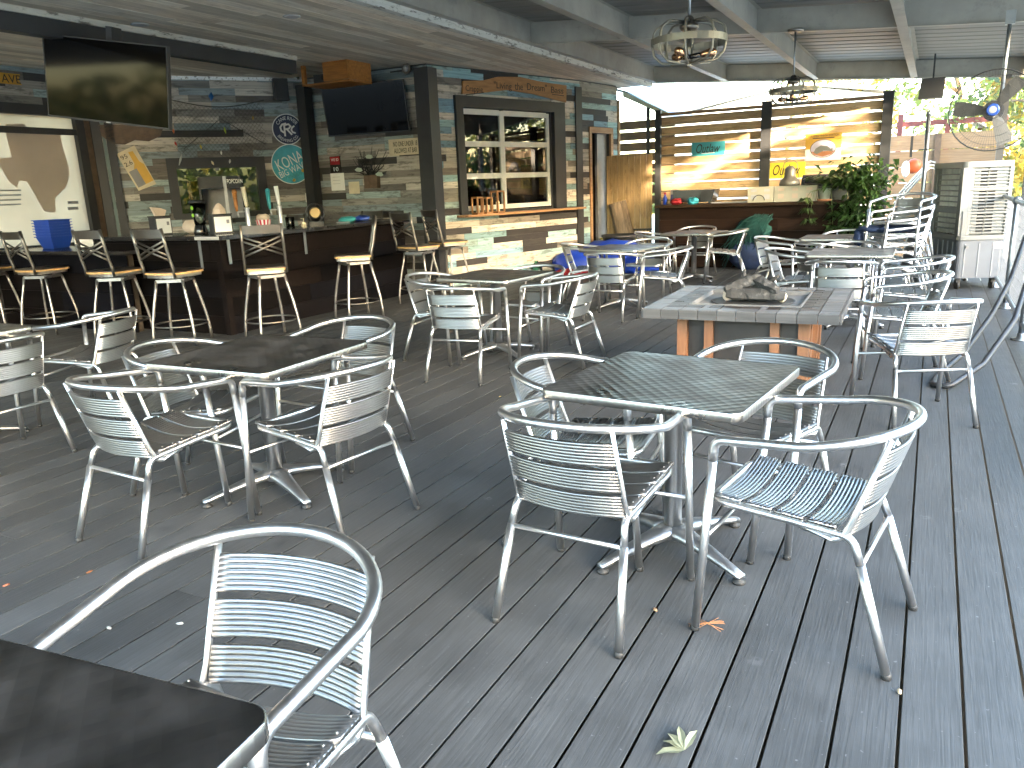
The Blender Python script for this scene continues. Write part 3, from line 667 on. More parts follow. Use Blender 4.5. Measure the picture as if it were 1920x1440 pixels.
def make_stool():
    """returns (root, seat-swivel empty is folded in) : seat turned 0, base turned 20 degrees"""
    t=thing('bar_stool','x','stool')
    base_a=R(22)
    def rt(x,y): return (x*math.cos(base_a)-y*math.sin(base_a), x*math.sin(base_a)+y*math.cos(base_a))
    for sx in (-1,1):
        for sy in (-1,1):
            pts=[]
            for q,z in ((.135,.665),(.152,.55),(.178,.40),(.200,.25),(.212,.12),(.216,0.004)): pts.append((*rt(sx*q,sy*q),z))
            b=B(); b.tube(pts,.0165,4,up=(rt(sx*1,0)[0],rt(sx*1,0)[1],0),ry=.0165); b.obj('leg',M_rust,t)
    b=B(); ring=[(.265*math.cos(R(a)),.265*math.sin(R(a)),.20) for a in range(0,360,12)]; b.tube(ring,.009,8,closed=True); b.obj('foot_ring',M_gunmetal,t)
    b=B()
    for k in range(4):
        a=base_a+R(90*k); c,s=math.cos(a),math.sin(a); b.box((-.125,.121,.645),(.125,.149,.675),Matrix.Rotation(a,4,'Z'))
    b.obj('apron',M_rust,t)
    b=B(); b.lathe([(.10,.676),(.10,.692)],16); b.cbox((0,0,.685),(.3,.05,.012)); b.cbox((0,0,.685),(.05,.3,.012)); b.obj('swivel_plate',M_blackg,t)
    def seat_out(g,yb=-.195,yf=.225):
        w=.215+g; o=[]
        for k in range(9): a=R(200+17.5*k); o.append((w*math.cos(a)*1.02,yb+.03+ -g+.06*math.sin(a)*.9))
        o+= [(w*.99,.02),(w*.96,yf-.05+g),(w*.85,yf-.012+g),(w*.4,yf+g),(-w*.4,yf+g),(-w*.85,yf-.012+g),(-w*.96,yf-.05+g),(-w*.99,.02)]
        return o
    b=B(); b.prism(seat_out(-.012),.695,.728); b.obj('seat_frame',M_rust,t)
    b=B(); b.prism(seat_out(.006),.729,.748); b.obj('seat_edge',M_seatedge,t)
    b=B(); b.prism(seat_out(.002),.7482,.760); b.obj('seat_pad',M_seatdark,t)
    for s in (-1,1):
        b=B(); b.tube([(s*.200,-.19,.700),(s*.200,-.197,.79),(s*.198,-.222,.88),(s*.196,-.252,1.04),(s*.194,-.275,1.195)],.021,4,ry=.014,up=(0,1,0)); b.obj('back_post',M_gunmetal,t)
    b=B(); st=[]
    for i in range(7):
        x=-.182+.364*i/6; st.append((Vector((x,-.266-.018*(1-(x/.182)**2),1.145)),Vector((0,-.17,.985)),Vector((0,.985,.17))))
    sweep(b,[(-.045,-.006),(.04,-.006),(.04,.006),(-.045,.006)],st); b.obj('top_rail',M_gunmetal,t)
    for s in (-1,1):
        for dz in (0,.045):
            b=B(); a=Vector((s*-.187,-.258,1.075-dz)); c=Vector((s*.187,-.228,.925-dz)); b.tube([a,(a+c)/2+Vector((0,-.012+.004*s,0)),c],.011,4,ry=.004,up=(0,0,1)); b.obj('cross_strap',M_gunmetal,t)
    return t
# ------------------------------------------------------------------ tables and chairs
tb0=make_table(); TT=tree_table()
TABLES=[
 (-.825,2.853,-6,'large embossed steel table in the right foreground with four chairs drawn up'),
 (-1.13,.29,6,'dark table cut off by the bottom left corner of the picture'),
 (-2.86,2.73,1.5,'dark worn square table at left in front of the cross backed stools'),
 (-3.33,5.97,-7,'greyish steel table in the middle, left of the tiled fire pit table'),
 (-3.20,8.82,-9,'brownish steel table beside the blue tarp on the floor'),
 (-3.03,11.42,-8,'small bluish steel table nearest the dark back counter'),
 (-1.00,10.30,0,'farther of the two shiny tables beyond the fire pit'),
 (-.66,8.27,0,'nearer of the two shiny tables beyond the fire pit, reflecting the lit fence'),
 (-5.36,2.52,0,'table showing only its corner at the left edge'),
]
for i,(x,y,a,lab) in enumerate(TABLES):
    t=tb0 if i==0 else copy_tree(tb0,None,TT)
    t.location=(x,y,0); t.rotation_euler=(0,0,R(a)); tag(t,lab,'table','square steel tables on the deck')
ch0=make_chair(); TT=tree_table()
CH=[
 (-1.12,.88,188,'armchair nearest the camera, seen from the front behind the bottom left table'),
 (-.974,2.355,-2.9,'armchair seen from behind at the near left side of the front steel table'),
 (-.27,2.534,82.4,'armchair seen from its side at the right of the front steel table'),
 (-1.195,2.86,-84,'armchair on the far left of the front steel table, partly hidden by the tabletop'),
 (-.587,3.273,166,'armchair facing us behind the front steel table, before the fire pit'),
 (-2.985,2.174,-3.8,'armchair seen from behind at the near side of the dark worn table'),
 (-2.35,2.597,82.2,'armchair at the right side of the dark worn table, turned to the bar'),
 (-3.267,2.658,-75,'armchair at the left side of the dark worn table, facing right'),
 (-2.887,3.352,176,'armchair facing us on the far side of the dark worn table'),
 (-4.774,2.473,90.8,'armchair cut by the left edge with only the back of its right part showing'),
 (-5.065,3.309,109,'armchair facing left near the stools at the left edge table corner'),
 (-3.191,5.185,8.3,'armchair seen from behind at the near side of the greyish middle table'),
 (-2.66,5.873,89.6,'armchair facing left at the right side of the greyish middle table'),
 (-3.747,5.734,-85,'armchair at the left of the greyish middle table, half hidden by its neighbour'),
 (-3.138,6.276,172.6,'armchair facing us behind the greyish middle table'),
 (-3.047,8.084,-1.1,'armchair seen from behind at the brownish table by the blue tarp'),
 (-2.559,8.426,106,'armchair facing left between the brownish table and the fire pit'),
 (-3.775,9.077,-74.4,'armchair facing right beside the red cloth, left of the brownish table'),
 (-3.12,9.559,182,'armchair facing us behind the brownish table'),
 (-3.542,11.173,-82.4,'armchair facing right at the left of the small table by the back counter'),
 (-3.21,12.214,176.5,'armchair facing us between the small bluish table and the dark back counter'),
 (-2.577,11.469,100,'armchair facing left in front of the teal fishing net'),
 (-.005,5.18,24,'large armchair at the right edge seen from behind, beside the black hose'),
 (-.13,6.30,100,'armchair facing left just beyond the right corner of the fire pit table'),
 (-.10,7.5,95,'armchair facing left in front of the white air cooler'),
 (-.66,7.372,.9,'armchair seen from behind in front of the nearer shiny table'),
 (-1.174,8.316,-91.5,'armchair facing right at the left of the nearer shiny table'),
 (-1.596,9.963,-99.9,'armchair facing right at the left of the farther shiny table'),
 (-1.031,9.353,-35,'armchair turned away between the two shiny tables'),
 (-.737,8.95,176.9,'armchair facing us behind the nearer shiny table'),
 (-.954,10.90,165,'armchair facing us behind the farther shiny table, below the trailing plant'),
]
for i,(x,y,a,lab) in enumerate(CH):
    c=ch0 if i==0 else copy_tree(ch0,None,TT)
    c.location=(x,y,0); c.rotation_euler=(0,0,R(a)); tag(c,lab,'chair','aluminium armchairs around the tables')
STK=['bottom chair of the tall chair stack beside the white air cooler','second chair from the bottom of the tall chair stack','third chair from the bottom of the tall chair stack','third chair from the top of the tall chair stack','second chair from the top of the tall stack, a blue cloth on its seat','topmost chair of the tall chair stack, turned to face us']
for k in range(6):
    c=copy_tree(ch0,None,TT); a=R(112 if k<5 else 158); d=.02*k
    c.location=(-.33-math.sin(R(112))*-d*0+.012*k,9.62,.088*k+(.0 if k<5 else .03)); c.rotation_euler=(0,0,a); tag(c,STK[k],'chair','chairs stacked beside the air cooler')
c=thing('blue_cloth','crumpled blue jacket lying on the seat of the chair stack','jacket',(-.36,9.6,.0))
b=B(); r=random.Random(5); b.ball((0,0,.845),.22,3,(1.0,.9,.24),.10,r); b.ball((-.20,-.02,.85),.13,3,(1.2,1.1,.3),.12,r); b.ball((-.34,.0,.76),.09,3,(.6,1.2,1.1),.15,r); b.obj('cloth',M_tarpd,c); 
# ------------------------------------------------------------------ bar
t=thing('bar_counter','dark plank fronted bar with a black glossy top turning a corner','bar')
b=B()
def stack_planks(b,x0,y0,x1,y1,z0,z1,h,rs,pal):
    """planks on a vertical plane from (x0,y0) to (x1,y1)"""
    L=math.hypot(x1-x0,y1-y0); a=math.atan2(y1-y0,x1-x0); M=Matrix.Translation((x0,y0,0))@Matrix.Rotation(a,4,'Z'); r=random.Random(rs); z=z0
    while z<z1-.01:
        e=min(z+h,z1); x=0
        while x<L:
            q=min(L,x+r.uniform(1.0,2.4)); k=r.uniform(.6,1.4); c=r.choice(pal); b.col([v*k for v in c]); b.box((x+.001,-.02+r.uniform(-.002,.002),z+.002),(q-.001,0,e-.002),M); x=q
        z=e
PD=[(.0045,.004,.0048),(.0055,.0043,.0045),(.004,.004,.0058),(.0065,.0048,.0045)]
stack_planks(b,-8.6,6.02,-6.68,6.02,0,1.025,.20,1,PD); stack_planks(b,-6.70,6.0,-6.70,9.35,0,1.025,.20,2,PD)
b.col((.008,.006,.0058)); b.box((-6.74,5.97,0),(-6.665,6.05,1.024)); b.box((-6.71,6.06,0),(-6.70,9.3,1.0)); 
b.obj('plank_front',M_dark,t)
b=B(); b.prism([(-8.62,5.93),(-6.60,5.93),(-6.60,9.4),(-7.25,9.4),(-7.25,6.55),(-8.62,6.55)],1.03,1.075); b.obj('top',M_counter,t)
b=B(); b.box((-8.6,6.04,0),(-6.75,6.08,1.02)); b.box((-6.78,6.1,0),(-6.74,9.35,1.02)); b.obj('carcass',M_rough,t)
def onX(px,py,X): r_=ray(px,py); k=X/r_.x; return Vector((X,r_.y*k,CAM_H+r_.z*k))
for px,pt,pb in ((428,449,495),(571,432,476)):
    a=onX(px,pt,-6.635); c=onX(px+6,pb,-6.635); b=B(); b.box((-6.645,a.y-.02,min(a.z,c.z)),(-6.640,a.y+.02,1.028)); b.obj('bracket',M_galv,t)
b=B(); b.box((-7.02,5.99,.72),(-6.98,5.995,1.028)); b.obj('bracket',M_galv,t)
p=onX(656,440,-6.7); b=B(); b.box((-6.735,p.y-.05,p.z-.06),(-6.722,p.y+.05,p.z+.06)); b.obj('outlet',M_blackg,t)
b=B(); p=onY(387,446,5.925); b.box((p.x-.18,5.922,1.034),(p.x+.18,5.928,1.068)); b.obj('bare_edge_strip',M_lgrey,t)
t=thing('low_counter','lower dark counter at the left end of the bar with a glossy top','bar')
b=B(); stack_planks(b,-10.5,5.80,-7.95,5.80,0,.885,.22,4,PD); b.obj('plank_front',M_dark,t)
b=B(); b.prism([(-10.5,5.72),(-7.9,5.72),(-7.9,5.92),(-8.64,5.92),(-8.64,6.5),(-10.5,6.5)],.89,.93); b.obj('top',M_counter,t)
b=B(); b.box((-10.5,5.82,0),(-8.0,5.9,.88)); b.obj('carcass',M_rough,t)
st0=make_stool(); TT=tree_table()
ST=[(-10.2,5.5,8,'bar stool cut by the left edge, only its seat showing'),(-9.13,5.52,-1.5,'bar stool at far left in front of the blue baskets'),(-7.79,5.5,5.6,'bar stool second from the left with full cross back showing'),(-6.88,5.52,5.5,'bar stool just left of the bar corner'),(-6.07,6.0,45,'bar stool at the bar corner with its broad back to us'),
 (-6.0,7.35,130,'bar stool turned sideways so its seat points to the left'),(-5.98,8.65,-14,'bar stool right of the sideways one, near the end of the bar'),(-5.99,9.40,-27,'bar stool farthest right against the thick black post'),(-7.35,9.2,175,'bar stool behind the bar top beside the thick post, back rail only'),(-8.3,8.6,170,'bar stool inside the bar behind the blue rags')]
for i,(x,y,a,lab) in enumerate(ST):
    c=st0 if i==0 else copy_tree(st0,None,TT)
    c.location=(x,y,0); c.rotation_euler=(0,0,R(a)); tag(c,lab,'stool','cross backed stools along the bar')
# things on the bar
def face_rz(p): return math.atan2(p.y,p.x)-PI/2     # turn local -y to the camera side
x0=onY(104,455,6.2)
for k in range(7):
    g=thing('plastic_basket',['bottom','second','third','fourth','fifth','sixth','topmost'][k]+(' basket of' if k in(0,6) else ' basket from the bottom of')+' the blue plastic basket stack on the low counter','basket',(x0.x,x0.y,.931+k*.034),face_rz(x0)+R(35),'stacked blue baskets')
    b=B(); lo,hi=.105,.15
    P=[(-1,-1),(1,-1),(1,1),(-1,1)]; L=[[b.bm.verts.new((u*h_,v*h_,z)) for u,v in P] for h_,z in ((lo,.0),(hi,.15),(hi+.012,.15),(hi+.012,.14),(hi-.003,.142),(lo-.004,.006))]
    fs=[b.bm.faces.new(L[0][::-1])]
    for A,C in zip(L,L[1:]):
        for j in range(4): fs.append(b.bm.faces.new((A[j],A[(j+1)%4],C[(j+1)%4],C[j])))
    fs.append(b.bm.faces.new(L[-1])); b._fin(fs); b.obj('tray',M_blue,g)
    if k==6:
        b=B()
        for j in range(4): b.tube([(.02+.022*j,-.128-.0,.03),(.05+.022*j,-.141,.105)],.0035,5)
        b.obj('slots',M_paper,g)
def napkin(px,py,Y,z,w,lab,turn):
    p=onY(px,py,Y); g=thing('napkin_dispenser',lab,'napkin dispenser',(p.x,Y,z),face_rz(p)+R(turn),'napkin dispensers on the bar')
    b=B(); b.rbox((-w/2,-.075,0),(w/2,.075,.205),.012); b.obj('case',M_black,g)
    b=B(); b.rbox((-w/2-.006,-.081,.2055),(w/2+.006,.081,.216),.012); b.obj('lid',M_blackg,g)
    b=B(); b.plate([(-w*.42,.02),(w*.42,.02),(w*.42,.185),(-w*.42,.185)],-.079,-.0755); b.obj('card',M_paper,g)
    b=B(); b.plate([(w*.18,.11),(w*.32,.11),(w*.32,.15),(w*.18,.15)],-.081,-.0792); b.obj('printed_square',M_grey,g)
    b=B(); b.box((w/2+.0005,-.03,.06),(w/2+.003,.03,.17)); b.obj('side_window',M_kraft,g)
    return g
napkin(160,458,6.1,.931,.17,'napkin dispenser at left beside the blue baskets',12)
g2=napkin(302,430,6.2,1.0755,.20,'napkin dispenser in the middle of the bar with a napkin sticking out sideways',28)
g3=napkin(415,428,6.35,1.0755,.22,'napkin dispenser right of the blender with a pointed napkin on top',18)
for g,q in ((g2,0),(g3,1)):
    n=thing('paper_napkin',['kraft napkin curling out of the middle dispenser','kraft napkin standing as a point on the dispenser beside the blender'][q],'napkin',(g.location.x,g.location.y,g.location.z+.217),g.rotation_euler.z)
    b=B()
    if q: b.lathe([(.075,0),(.066,.05),(.03,.10),(.008,.115)],7,smooth=False)
    else:
        b.plate([(-.05,0),(.06,0),(.085,.06),(.02,.085),(-.09,.10),(-.07,.055)],-.02,.02)
    b.obj('paper',M_kraft,n)
p=onY(375,420,6.3); g=thing('blender','clear blender jug with a black lid and base on the bar','blender',(p.x,6.3,1.0755))
b=B(); b.lathe([(.075,0),(.08,.02),(.06,.09),(.055,.10)],20); b.obj('base',M_blackg,g)
b=B(); b.lathe([(.055,.101),(.065,.16),(.088,.34),(.084,.34),(.062,.165),(.05,.106)],20); b.obj('jug',M_clear,g)
b=B(); b.lathe([(.092,.341),(.094,.36),(.07,.378)],20); b.obj('lid',M_black,g)
b=B(); b.lathe([(.02,0),(.02,.004)],14,(0,0,0),Matrix.Translation((0,-.083,.29))@Matrix.Rotation(R(90),4,'X')); b.lathe([(.02,0),(.02,.004)],14,(0,0,0),Matrix.Translation((0,-.079,.21))@Matrix.Rotation(R(90),4,'X')); b.obj('green_label',M_green,g)
p=onY(352,424,6.3); g=thing('bag_of_cups','grey paper bag slumped left of the blender','bag',(p.x,6.35,1.0755)); b=B(); b.ball((0,0,.08),.1,2,(1.3,.8,.8),.08,random.Random(2)); b.ball((.10,-.03,.045),.06,2,(1.2,.8,.75),.08,random.Random(3)); b.obj('bag',M_kraft,g)
for q,(px,lab,mats) in enumerate(((466,'left beer tap tower with a tan and a cream handle',(M_orange,M_cream)),(527,'right beer tap tower with a teal and a white handle',(M_teal,M_paper)))):
    p=onX(px,418,-7.0); g=thing('beer_tap',lab,'beer tap',(p.x,p.y,1.0755),face_rz(p),'beer tap towers')
    b=B(); b.lathe([(.05,0),(.05,.012),(.03,.02),(.027,.03),(.027,.245),(.03,.255),(.03,.27)],20); b.obj('tower',M_alu,g)
    b=B(); b.tube([(-.03,0,.225),(-.11,-.02,.225)],.009,10); b.tube([(-.10,-.02,.23),(-.105,-.02,.20),(-.095,-.03,.165)],.010,10); b.obj('spout',M_alu,g)
    b=B(); b.tube([(-.11,-.02,.23),(-.113,-.02,.28),(-.115,-.02,.44)],[.012,.020,.026],10); b.ball((-.115,-.02,.45),.03,2); b.obj('tap_handle',mats[0],g)
    b=B(); b.tube([(0,-.03,.272),(0,-.03,.30),(-.015,-.03,.50)],[.012,.02,.026],8); b.obj('tap_handle',mats[1],g)
p=onX(494,418,-7.0); g=thing('popcorn_bucket','red and white striped popcorn bucket lined with clear plastic','bucket',(p.x,p.y,1.0755))
b=B(); n=24; b.sm=False
for k in range(n):
    b.col((.55,.02,.05) if k%2 else (.8,.78,.76)); a0,a1=2*PI*k/n,2*PI*(k+1)/n
    b.quad([(.065*math.cos(a0),.065*math.sin(a0),0),(.065*math.cos(a1),.065*math.sin(a1),0),(.09*math.cos(a1),.09*math.sin(a1),.12),(.09*math.cos(a0),.09*math.sin(a0),.12)])
b.obj('bucket',plain('striped_card',(1,1,1),.5,attr=True),g)
b=B(); b.ball((0,0,.14),.07,2,(1.1,1,.7),.2,random.Random(4)); b.obj('liner_bag',M_kraft,g)
p=onX(544,418,-6.95); g=thing('glass_jar','small glass jar holding a white egg shaped sponge','jar',(p.x,p.y,1.0755)); b=B(); b.lathe([(.05,0),(.055,.13),(.052,.13),(.047,.004)],18); b.obj('jar',M_clear,g); b=B(); b.ball((0,0,.055),.04,2,(1,1,1.2)); b.obj('sponge',M_paper,g)
p=onX(569,414,-6.85); g=thing('soap_dispenser','small white pump soap bottle on a tray','bottle',(p.x,p.y,1.0755)); b=B(); b.lathe([(.03,.0),(.03,.05),(.012,.06),(.006,.065),(.006,.10)],14); b.cbox((0,-.02,.103),(.014,.05,.01)); b.obj('bottle',M_cream,g); b=B(); b.cbox((0,0,-.0),(.22,.14,.006)); 
p=onX(592,411,-6.95); g=thing('desk_fan','small black desk fan with a brass face','fan',(p.x,p.y,1.0755),face_rz(p))
Mf=Matrix.Translation((0,-.04,.16))@Matrix.Rotation(R(90),4,'X')
b=B(); b.rbox((-.10,-.07,0),(.10,.07,.05),.03); b.tube([(-.07,0,.05),(-.07,0,.16)],.012,8); b.tube([(.07,0,.05),(.07,0,.16)],.012,8); b.obj('stand',M_blackg,g)
b=B(); b.tube([Mf@Vector((.115*math.cos(R(a)),.115*math.sin(R(a)),0)) for a in range(0,360,15)],.007,6,closed=True); b.obj('guard',M_blackg,g)
b=B(); b.lathe([(.065,-.05),(.075,0),(.06,.02)],20,(0,0,0),Mf); b.obj('face',M_mont,g)
for q,(px,mat,lab) in enumerate(((650,M_teal,'small teal rag on the bar top'),(677,M_blue,'bright blue crumpled rag on the bar top'))):
    p=onX(px,402,-6.95); g=thing('rag',lab,'rag',(p.x,p.y,1.0755)); b=B(); b.ball((0,0,.04),.10,2,(1.3,1,.45),.25,random.Random(q)); b.obj('cloth',mat,g)
p=onX(605,408,-6.9); g=thing('tongs','pale metal tongs lying on the bar top','tongs',(p.x+.0,p.y+.4,1.0755)); b=B(); b.tube([(-.1,-.02,.01),(.1,0,.012)],.008,6); b.tube([(-.1,.03,.01),(.1,.003,.012)],.008,6); b.obj('blades',M_lgrey,g)
p=onY(437,390,8.0); g=thing('popcorn_machine','black popcorn machine with white letters beside the serving window','popcorn machine',(p.x-.10,8.0,1.13),face_rz(p)); 
b=B(); b.box((-.34,-.2,0),(-.31,.2,.62)); b.box((.21,-.2,0),(.24,.2,.62)); b.box((-.34,-.2,.46),(.24,.2,.62)); b.box((-.34,-.2,0),(.24,.2,.06)); b.obj('cabinet',M_blackg,g)
b=B(); b.box((-.31,.17,.06),(.21,.18,.46)); b.obj('back_panel',M_grey,g)
b=B(); b.box((-.02,-.215,.0),(.02,-.201,.62)); b.obj('corner_trim',M_lgrey,g)
text('lettering','POPCORN',M_paper,g,.20,.055,(.13,-.203,.55))
b=B(); b.box((-8.6,8.6,0),(-8.1,8.7,1)); b.bm.free()
t=thing('back_bar_cabinet','dark cabinet behind the bar under the serving window','cabinet',(PA.x,PA.y,0),ad)
b=B(); b.box((.6,-.6,0),(Ld-.45,-.03,.95)); b.obj('carcass',M_black,t); b=B(); b.box((.58,-.63,.951),(Ld-.43,-.03,.99)); b.obj('top',M_counter,t)
# ------------------------------------------------------------------ signs and things on the walls
def wsign(name,label,cat,P,ang,x,z,off=-.03,group=None):
    o=thing(name,label,cat,(0,0,0),0,group); onwall(o,P,ang,x,z,off); return o
def disc(b,r,y0,y1,n=40): b.plate([(r*math.cos(2*PI*k/n),r*math.sin(2*PI*k/n)) for k in range(n)],y0,y1); return b
cx,cz=dw(538,243); g=wsign('round_sign','round navy brewery sign with a white monogram and lettering','sign',PA,ad,cx,cz,-.035)
disc(B(),.228,-.012,0).obj('rim',M_paper,g); disc(B(),.215,-.016,-.0121).obj('face',M_navy,g)
text('lettering','CANE RIVER',M_paper,g,.36,.052,(0,-.017,0),.002,arc=.165); text('lettering','BREWING CO.',M_paper,g,.34,.046,(0,-.017,0),.002,arc=-.168)
b=B()
def stroke(b,pts,w,y0=-.019,y1=-.0165):
    for a,c in zip(pts,pts[1:]):
        a=Vector(a); c=Vector(c); d=(c-a).normalized(); q=Vector((-d.y,d.x))*w/2; e=d*w*.3
        b.plate([tuple(a-q-e),tuple(c-q+e),tuple(c+q+e),tuple(a+q-e)],y0,y1)
stroke(b,[(-.02,.085),(-.075,.07),(-.105,.03),(-.095,-.02),(-.06,-.045)],.026)
stroke(b,[(-.045,.06),(-.045,-.095)],.026,-.021,-.0192); stroke(b,[(-.045,.06),(.02,.075),(.05,.045),(.02,.01),(-.045,.0)],.024,-.023,-.0212); stroke(b,[(-.01,.0),(.055,-.075)],.026,-.025,-.0232)
stroke(b,[(.10,.045),(.07,.025),(.055,-.01),(.075,-.045),(.11,-.055)],.024,-.027,-.0252)
b.obj('monogram',M_paper,g)
cx,cz=dw(545,308); g=wsign('round_sign','round turquoise beer sign with white KONA BIG WAVE lettering','sign',PA,ad,cx,cz,-.03)
disc(B(),.30,-.010,0).obj('rim',M_paper,g); disc(B(),.288,-.014,-.0101).obj('face',M_sky,g)
text('lettering','KONA',M_paper,g,.43,.17,(-.02,-.016,.055),.003,rot=R(22)); text('lettering','BIG WAVE',M_paper,g,.45,.095,(.02,-.016,-.08),.003,rot=R(22))
b=B()
for k in range(5): stroke(b,[(-.1+.05*k,-.22+.012*k),(-.08+.05*k,-.17+.012*k),(-.055+.05*k,-.21+.012*k)],.010,-.0165,-.0142)
b.obj('printed_leaves',M_teal,g)
b=B(); b.ball((.17,-.02,-.10),.03,1,(1,.1,1)); b.ball((.02,-.02,-.24),.028,1,(1,.1,1)); b.obj('printed_flowers',M_gold,g)
# wall speaker, cameras
cx,cz=dw(524,170); g=wsign('wall_speaker','small black speaker hung above the navy round sign','speaker',PA,ad,cx,cz,-.03)
b=B(); b.rbox((-.11,-.16,-.155),(.11,0,.155),.03); b.obj('case',M_black,g); b=B(); b.box((-.085,-.165,-.13),(.085,-.1605,.13)); b.obj('grille',M_foot,g)
cx,cz=dw(556,147); g=wsign('security_camera','white dome camera above the small black wall speaker','camera',PA,ad,cx,cz,-.03); b=B(); b.ball((0,-.04,0),.05,2); b.obj('body',M_white,g); b=B(); b.ball((0,-.085,-.01),.025,2); b.obj('lens',M_blackg,g)
cx,cz=tw(767,130); g=wsign('spot_lamp','round dark spot lamp on an arm beside the thick post','lamp',PL,atv,cx,cz,-.03)
Ms=Matrix.Translation((0,-.10,0))@Matrix.Rotation(R(90),4,'X'); b=B(); b.lathe([(.03,-.08),(.06,-.02),(.075,.02),(.07,.03)],20,(0,0,0),Ms); b.obj('shade',M_gunmetal,g); b=B(); b.lathe([(.045,.031),(.02,.04)],16,(0,0,0),Ms); b.obj('lens',M_lgrey,g); b=B(); b.box((-.32,-.05,-.015),(-.06,-.02,.0)); b.obj('arm',M_black,g)
# bottle poster, tilted
q=[dw(218,289),dw(252,273),(dw(293,345)),(dw(260,358))]; cx=sum(a[0] for a in q)/4; cz=sum(a[1] for a in q)/4
g=wsign('bottle_poster','tilted white poster showing an amber bottle and numbers','poster',PA,ad,cx,cz,-.035)
ql=[(a[0]-cx,a[1]-cz) for a in q]; b=B(); b.plate([ql[3],ql[2],ql[1],ql[0]],-.006,0); b.obj('board',M_cream,g)
ux=(Vector(ql[1])-Vector(ql[0])); uy=(Vector(ql[3])-Vector(ql[0])); o0=Vector(ql[0])
def qp(u,v): w=o0+ux*u+uy*v; return (w.x,w.y)
b=B(); b.plate([qp(u,v) for u,v in [(.36,.93),(.93,.93),(.93,.48),(.80,.38),(.78,.10),(.55,.08),(.53,.38),(.36,.5)]],-.009,-.0062); b.obj('bottle_print',M_gold,g)
b=B(); b.plate([qp(u,v) for u,v in [(.08,.93),(.5,.93),(.5,.5),(.08,.5)]],-.012,-.0092); b.obj('label_print',M_grey,g)
ang=math.atan2(ux.y,ux.x)
w_=qp(.25,.14); text('lettering','95',M_ink,g,.09,.06,(w_[0],-.008,w_[1]),.002,rot=ang); w_=qp(.27,.32); text('lettering','2.6',M_ink,g,.11,.06,(w_[0],-.008,w_[1]),.002,rot=ang)
cx,cz=dw(248,248); g=wsign('carved_plaque','dark brown carved plaque half hidden by the larger television','plaque',PA,ad,cx,cz,-.03)
b=B(); b.plate([(-.42,.10),(-.40,-.05),(-.28,-.16),(-.12,-.17),(.02,-.11),(.2,-.13),(.36,-.06),(.44,.10)],-.02,0); b.obj('board',M_bronze,g)
# fishing net with lures on the diagonal wall
x0,z0=dw(318,190); x1,z1=dw(505,290); g=wsign('fishing_net','brown fishing net draped on the planks above the serving window','net',PA,ad,0,0,-.035)
b=B(); r=random.Random(9); Wn=x1-x0; 
def nz_(x,z): return z-.10*math.sin(PI*min(max((x-x0)/Wn,0),1))
cell=.06; n=int((Wn+1.0)/cell)
for s in (1,-1):
    for k in range(n):
        xs=x0-.9+k*cell if s>0 else x0+k*cell*1.0
        pts=[]
        for j in range(12):
            x=xs+s*.075*j; z=z0+.02-.085*j
            if x0<=x<=x1 and z>z1-.05*math.sin(7*x): pts.append((x,-.02-.02*math.sin(9*x+5*z),nz_(x,z)))
        if len(pts)>1: b.tube(pts,.0022,3,cap=False)
b.obj('mesh',M_net,g)
b=B(); b.tube([(x0+Wn*k/20,-.02,nz_(x0+Wn*k/20,z0+.02)+.0) for k in range(21)],.006,5); b.tube([(x0+.1,-.03,z1+.1),(x0+Wn*.5,-.05,z0-.25),(x1-.05,-.03,z1+.15)],.005,5); b.obj('rope',M_net,g)
LUR=[(329,270,'red','red fishing lure hanging at the left of the net',(.5,.03,.02)),(376,276,'yellow','yellow fishing lure in the lower middle of the net',(.65,.5,.05)),(421,245,'lime','lime fishing lure at the upper right of the net',(.5,.6,.05)),(338,300,'silver','long silver fish shaped lure at the lower left of the net',(.45,.47,.47)),(325,247,'orange','orange fishing float at the upper left of the net',(.55,.12,.02)),(414,287,'white','white fishing lure lying sideways above the serving window',(.75,.74,.7)),(398,306,'cream','cream round lure on the top of the serving window frame',(.7,.6,.4)),(430,303,'pearl','slanted pearl lure at the right of the serving window top',(.7,.7,.66)),(473,222,'bronze','bronze lure at the far right of the net',(.4,.25,.05)),(395,182,'blue','blue plastic float tied at the top of the net',(.02,.12,.35))]
for (px,py,cn,lab,c) in LUR:
    cx,cz=dw(px,py); o=wsign('fishing_lure',lab,'fishing lure',PA,ad,cx,cz,-.075,'lures hung on the fishing net'); r=random.Random(px); a=r.uniform(-.5,.5)
    L={'silver':.16,'blue':.12,'lime':.09}.get(cn,.06); b=B(); b.tube([(-L/2*math.sin(a),0,L/2),(0,0,0),(L/2*math.sin(a),0,-L/2)],[.006,.016 if cn!='blue' else .04,.004],8); b.obj('body',plain('lure_'+cn,c,.3),o)
# little things on the television wall
cx,cz=tw(758,275); g=wsign('age_sign','cream sign reading NO ONE UNDER 18 ALLOWED AT BAR','sign',PL,atv,cx,cz,-.026); b=B(); b.plate([(-.29,-.115),(.29,-.115),(.29,.115),(-.29,.115)],-.012,0); b.obj('board',M_cream,g)
text('lettering','NO ONE UNDER 18',M_ink,g,.42,.07,(0,-.014,.045),.002); text('lettering','ALLOWED AT BAR',M_ink,g,.40,.07,(0,-.014,-.05),.002)
cx,cz=tw(630,309); g=wsign('id_notice','small black and red notice with white letters and the number 10','sign',PL,atv,cx,cz,-.026); b=B(); b.plate([(-.10,-.125),(.10,-.125),(.10,.125),(-.10,.125)],-.01,0); b.obj('board',M_blackg,g); b=B(); b.plate([(-.09,.0),(.09,.0),(.09,.12),(-.09,.12)],-.0125,-.0102); b.obj('red_field',M_red,g)
text('lettering','WE ID',M_paper,g,.14,.04,(0,-.014,.075),.002); text('lettering','10',M_paper,g,.09,.06,(.01,-.012,-.065),.002)
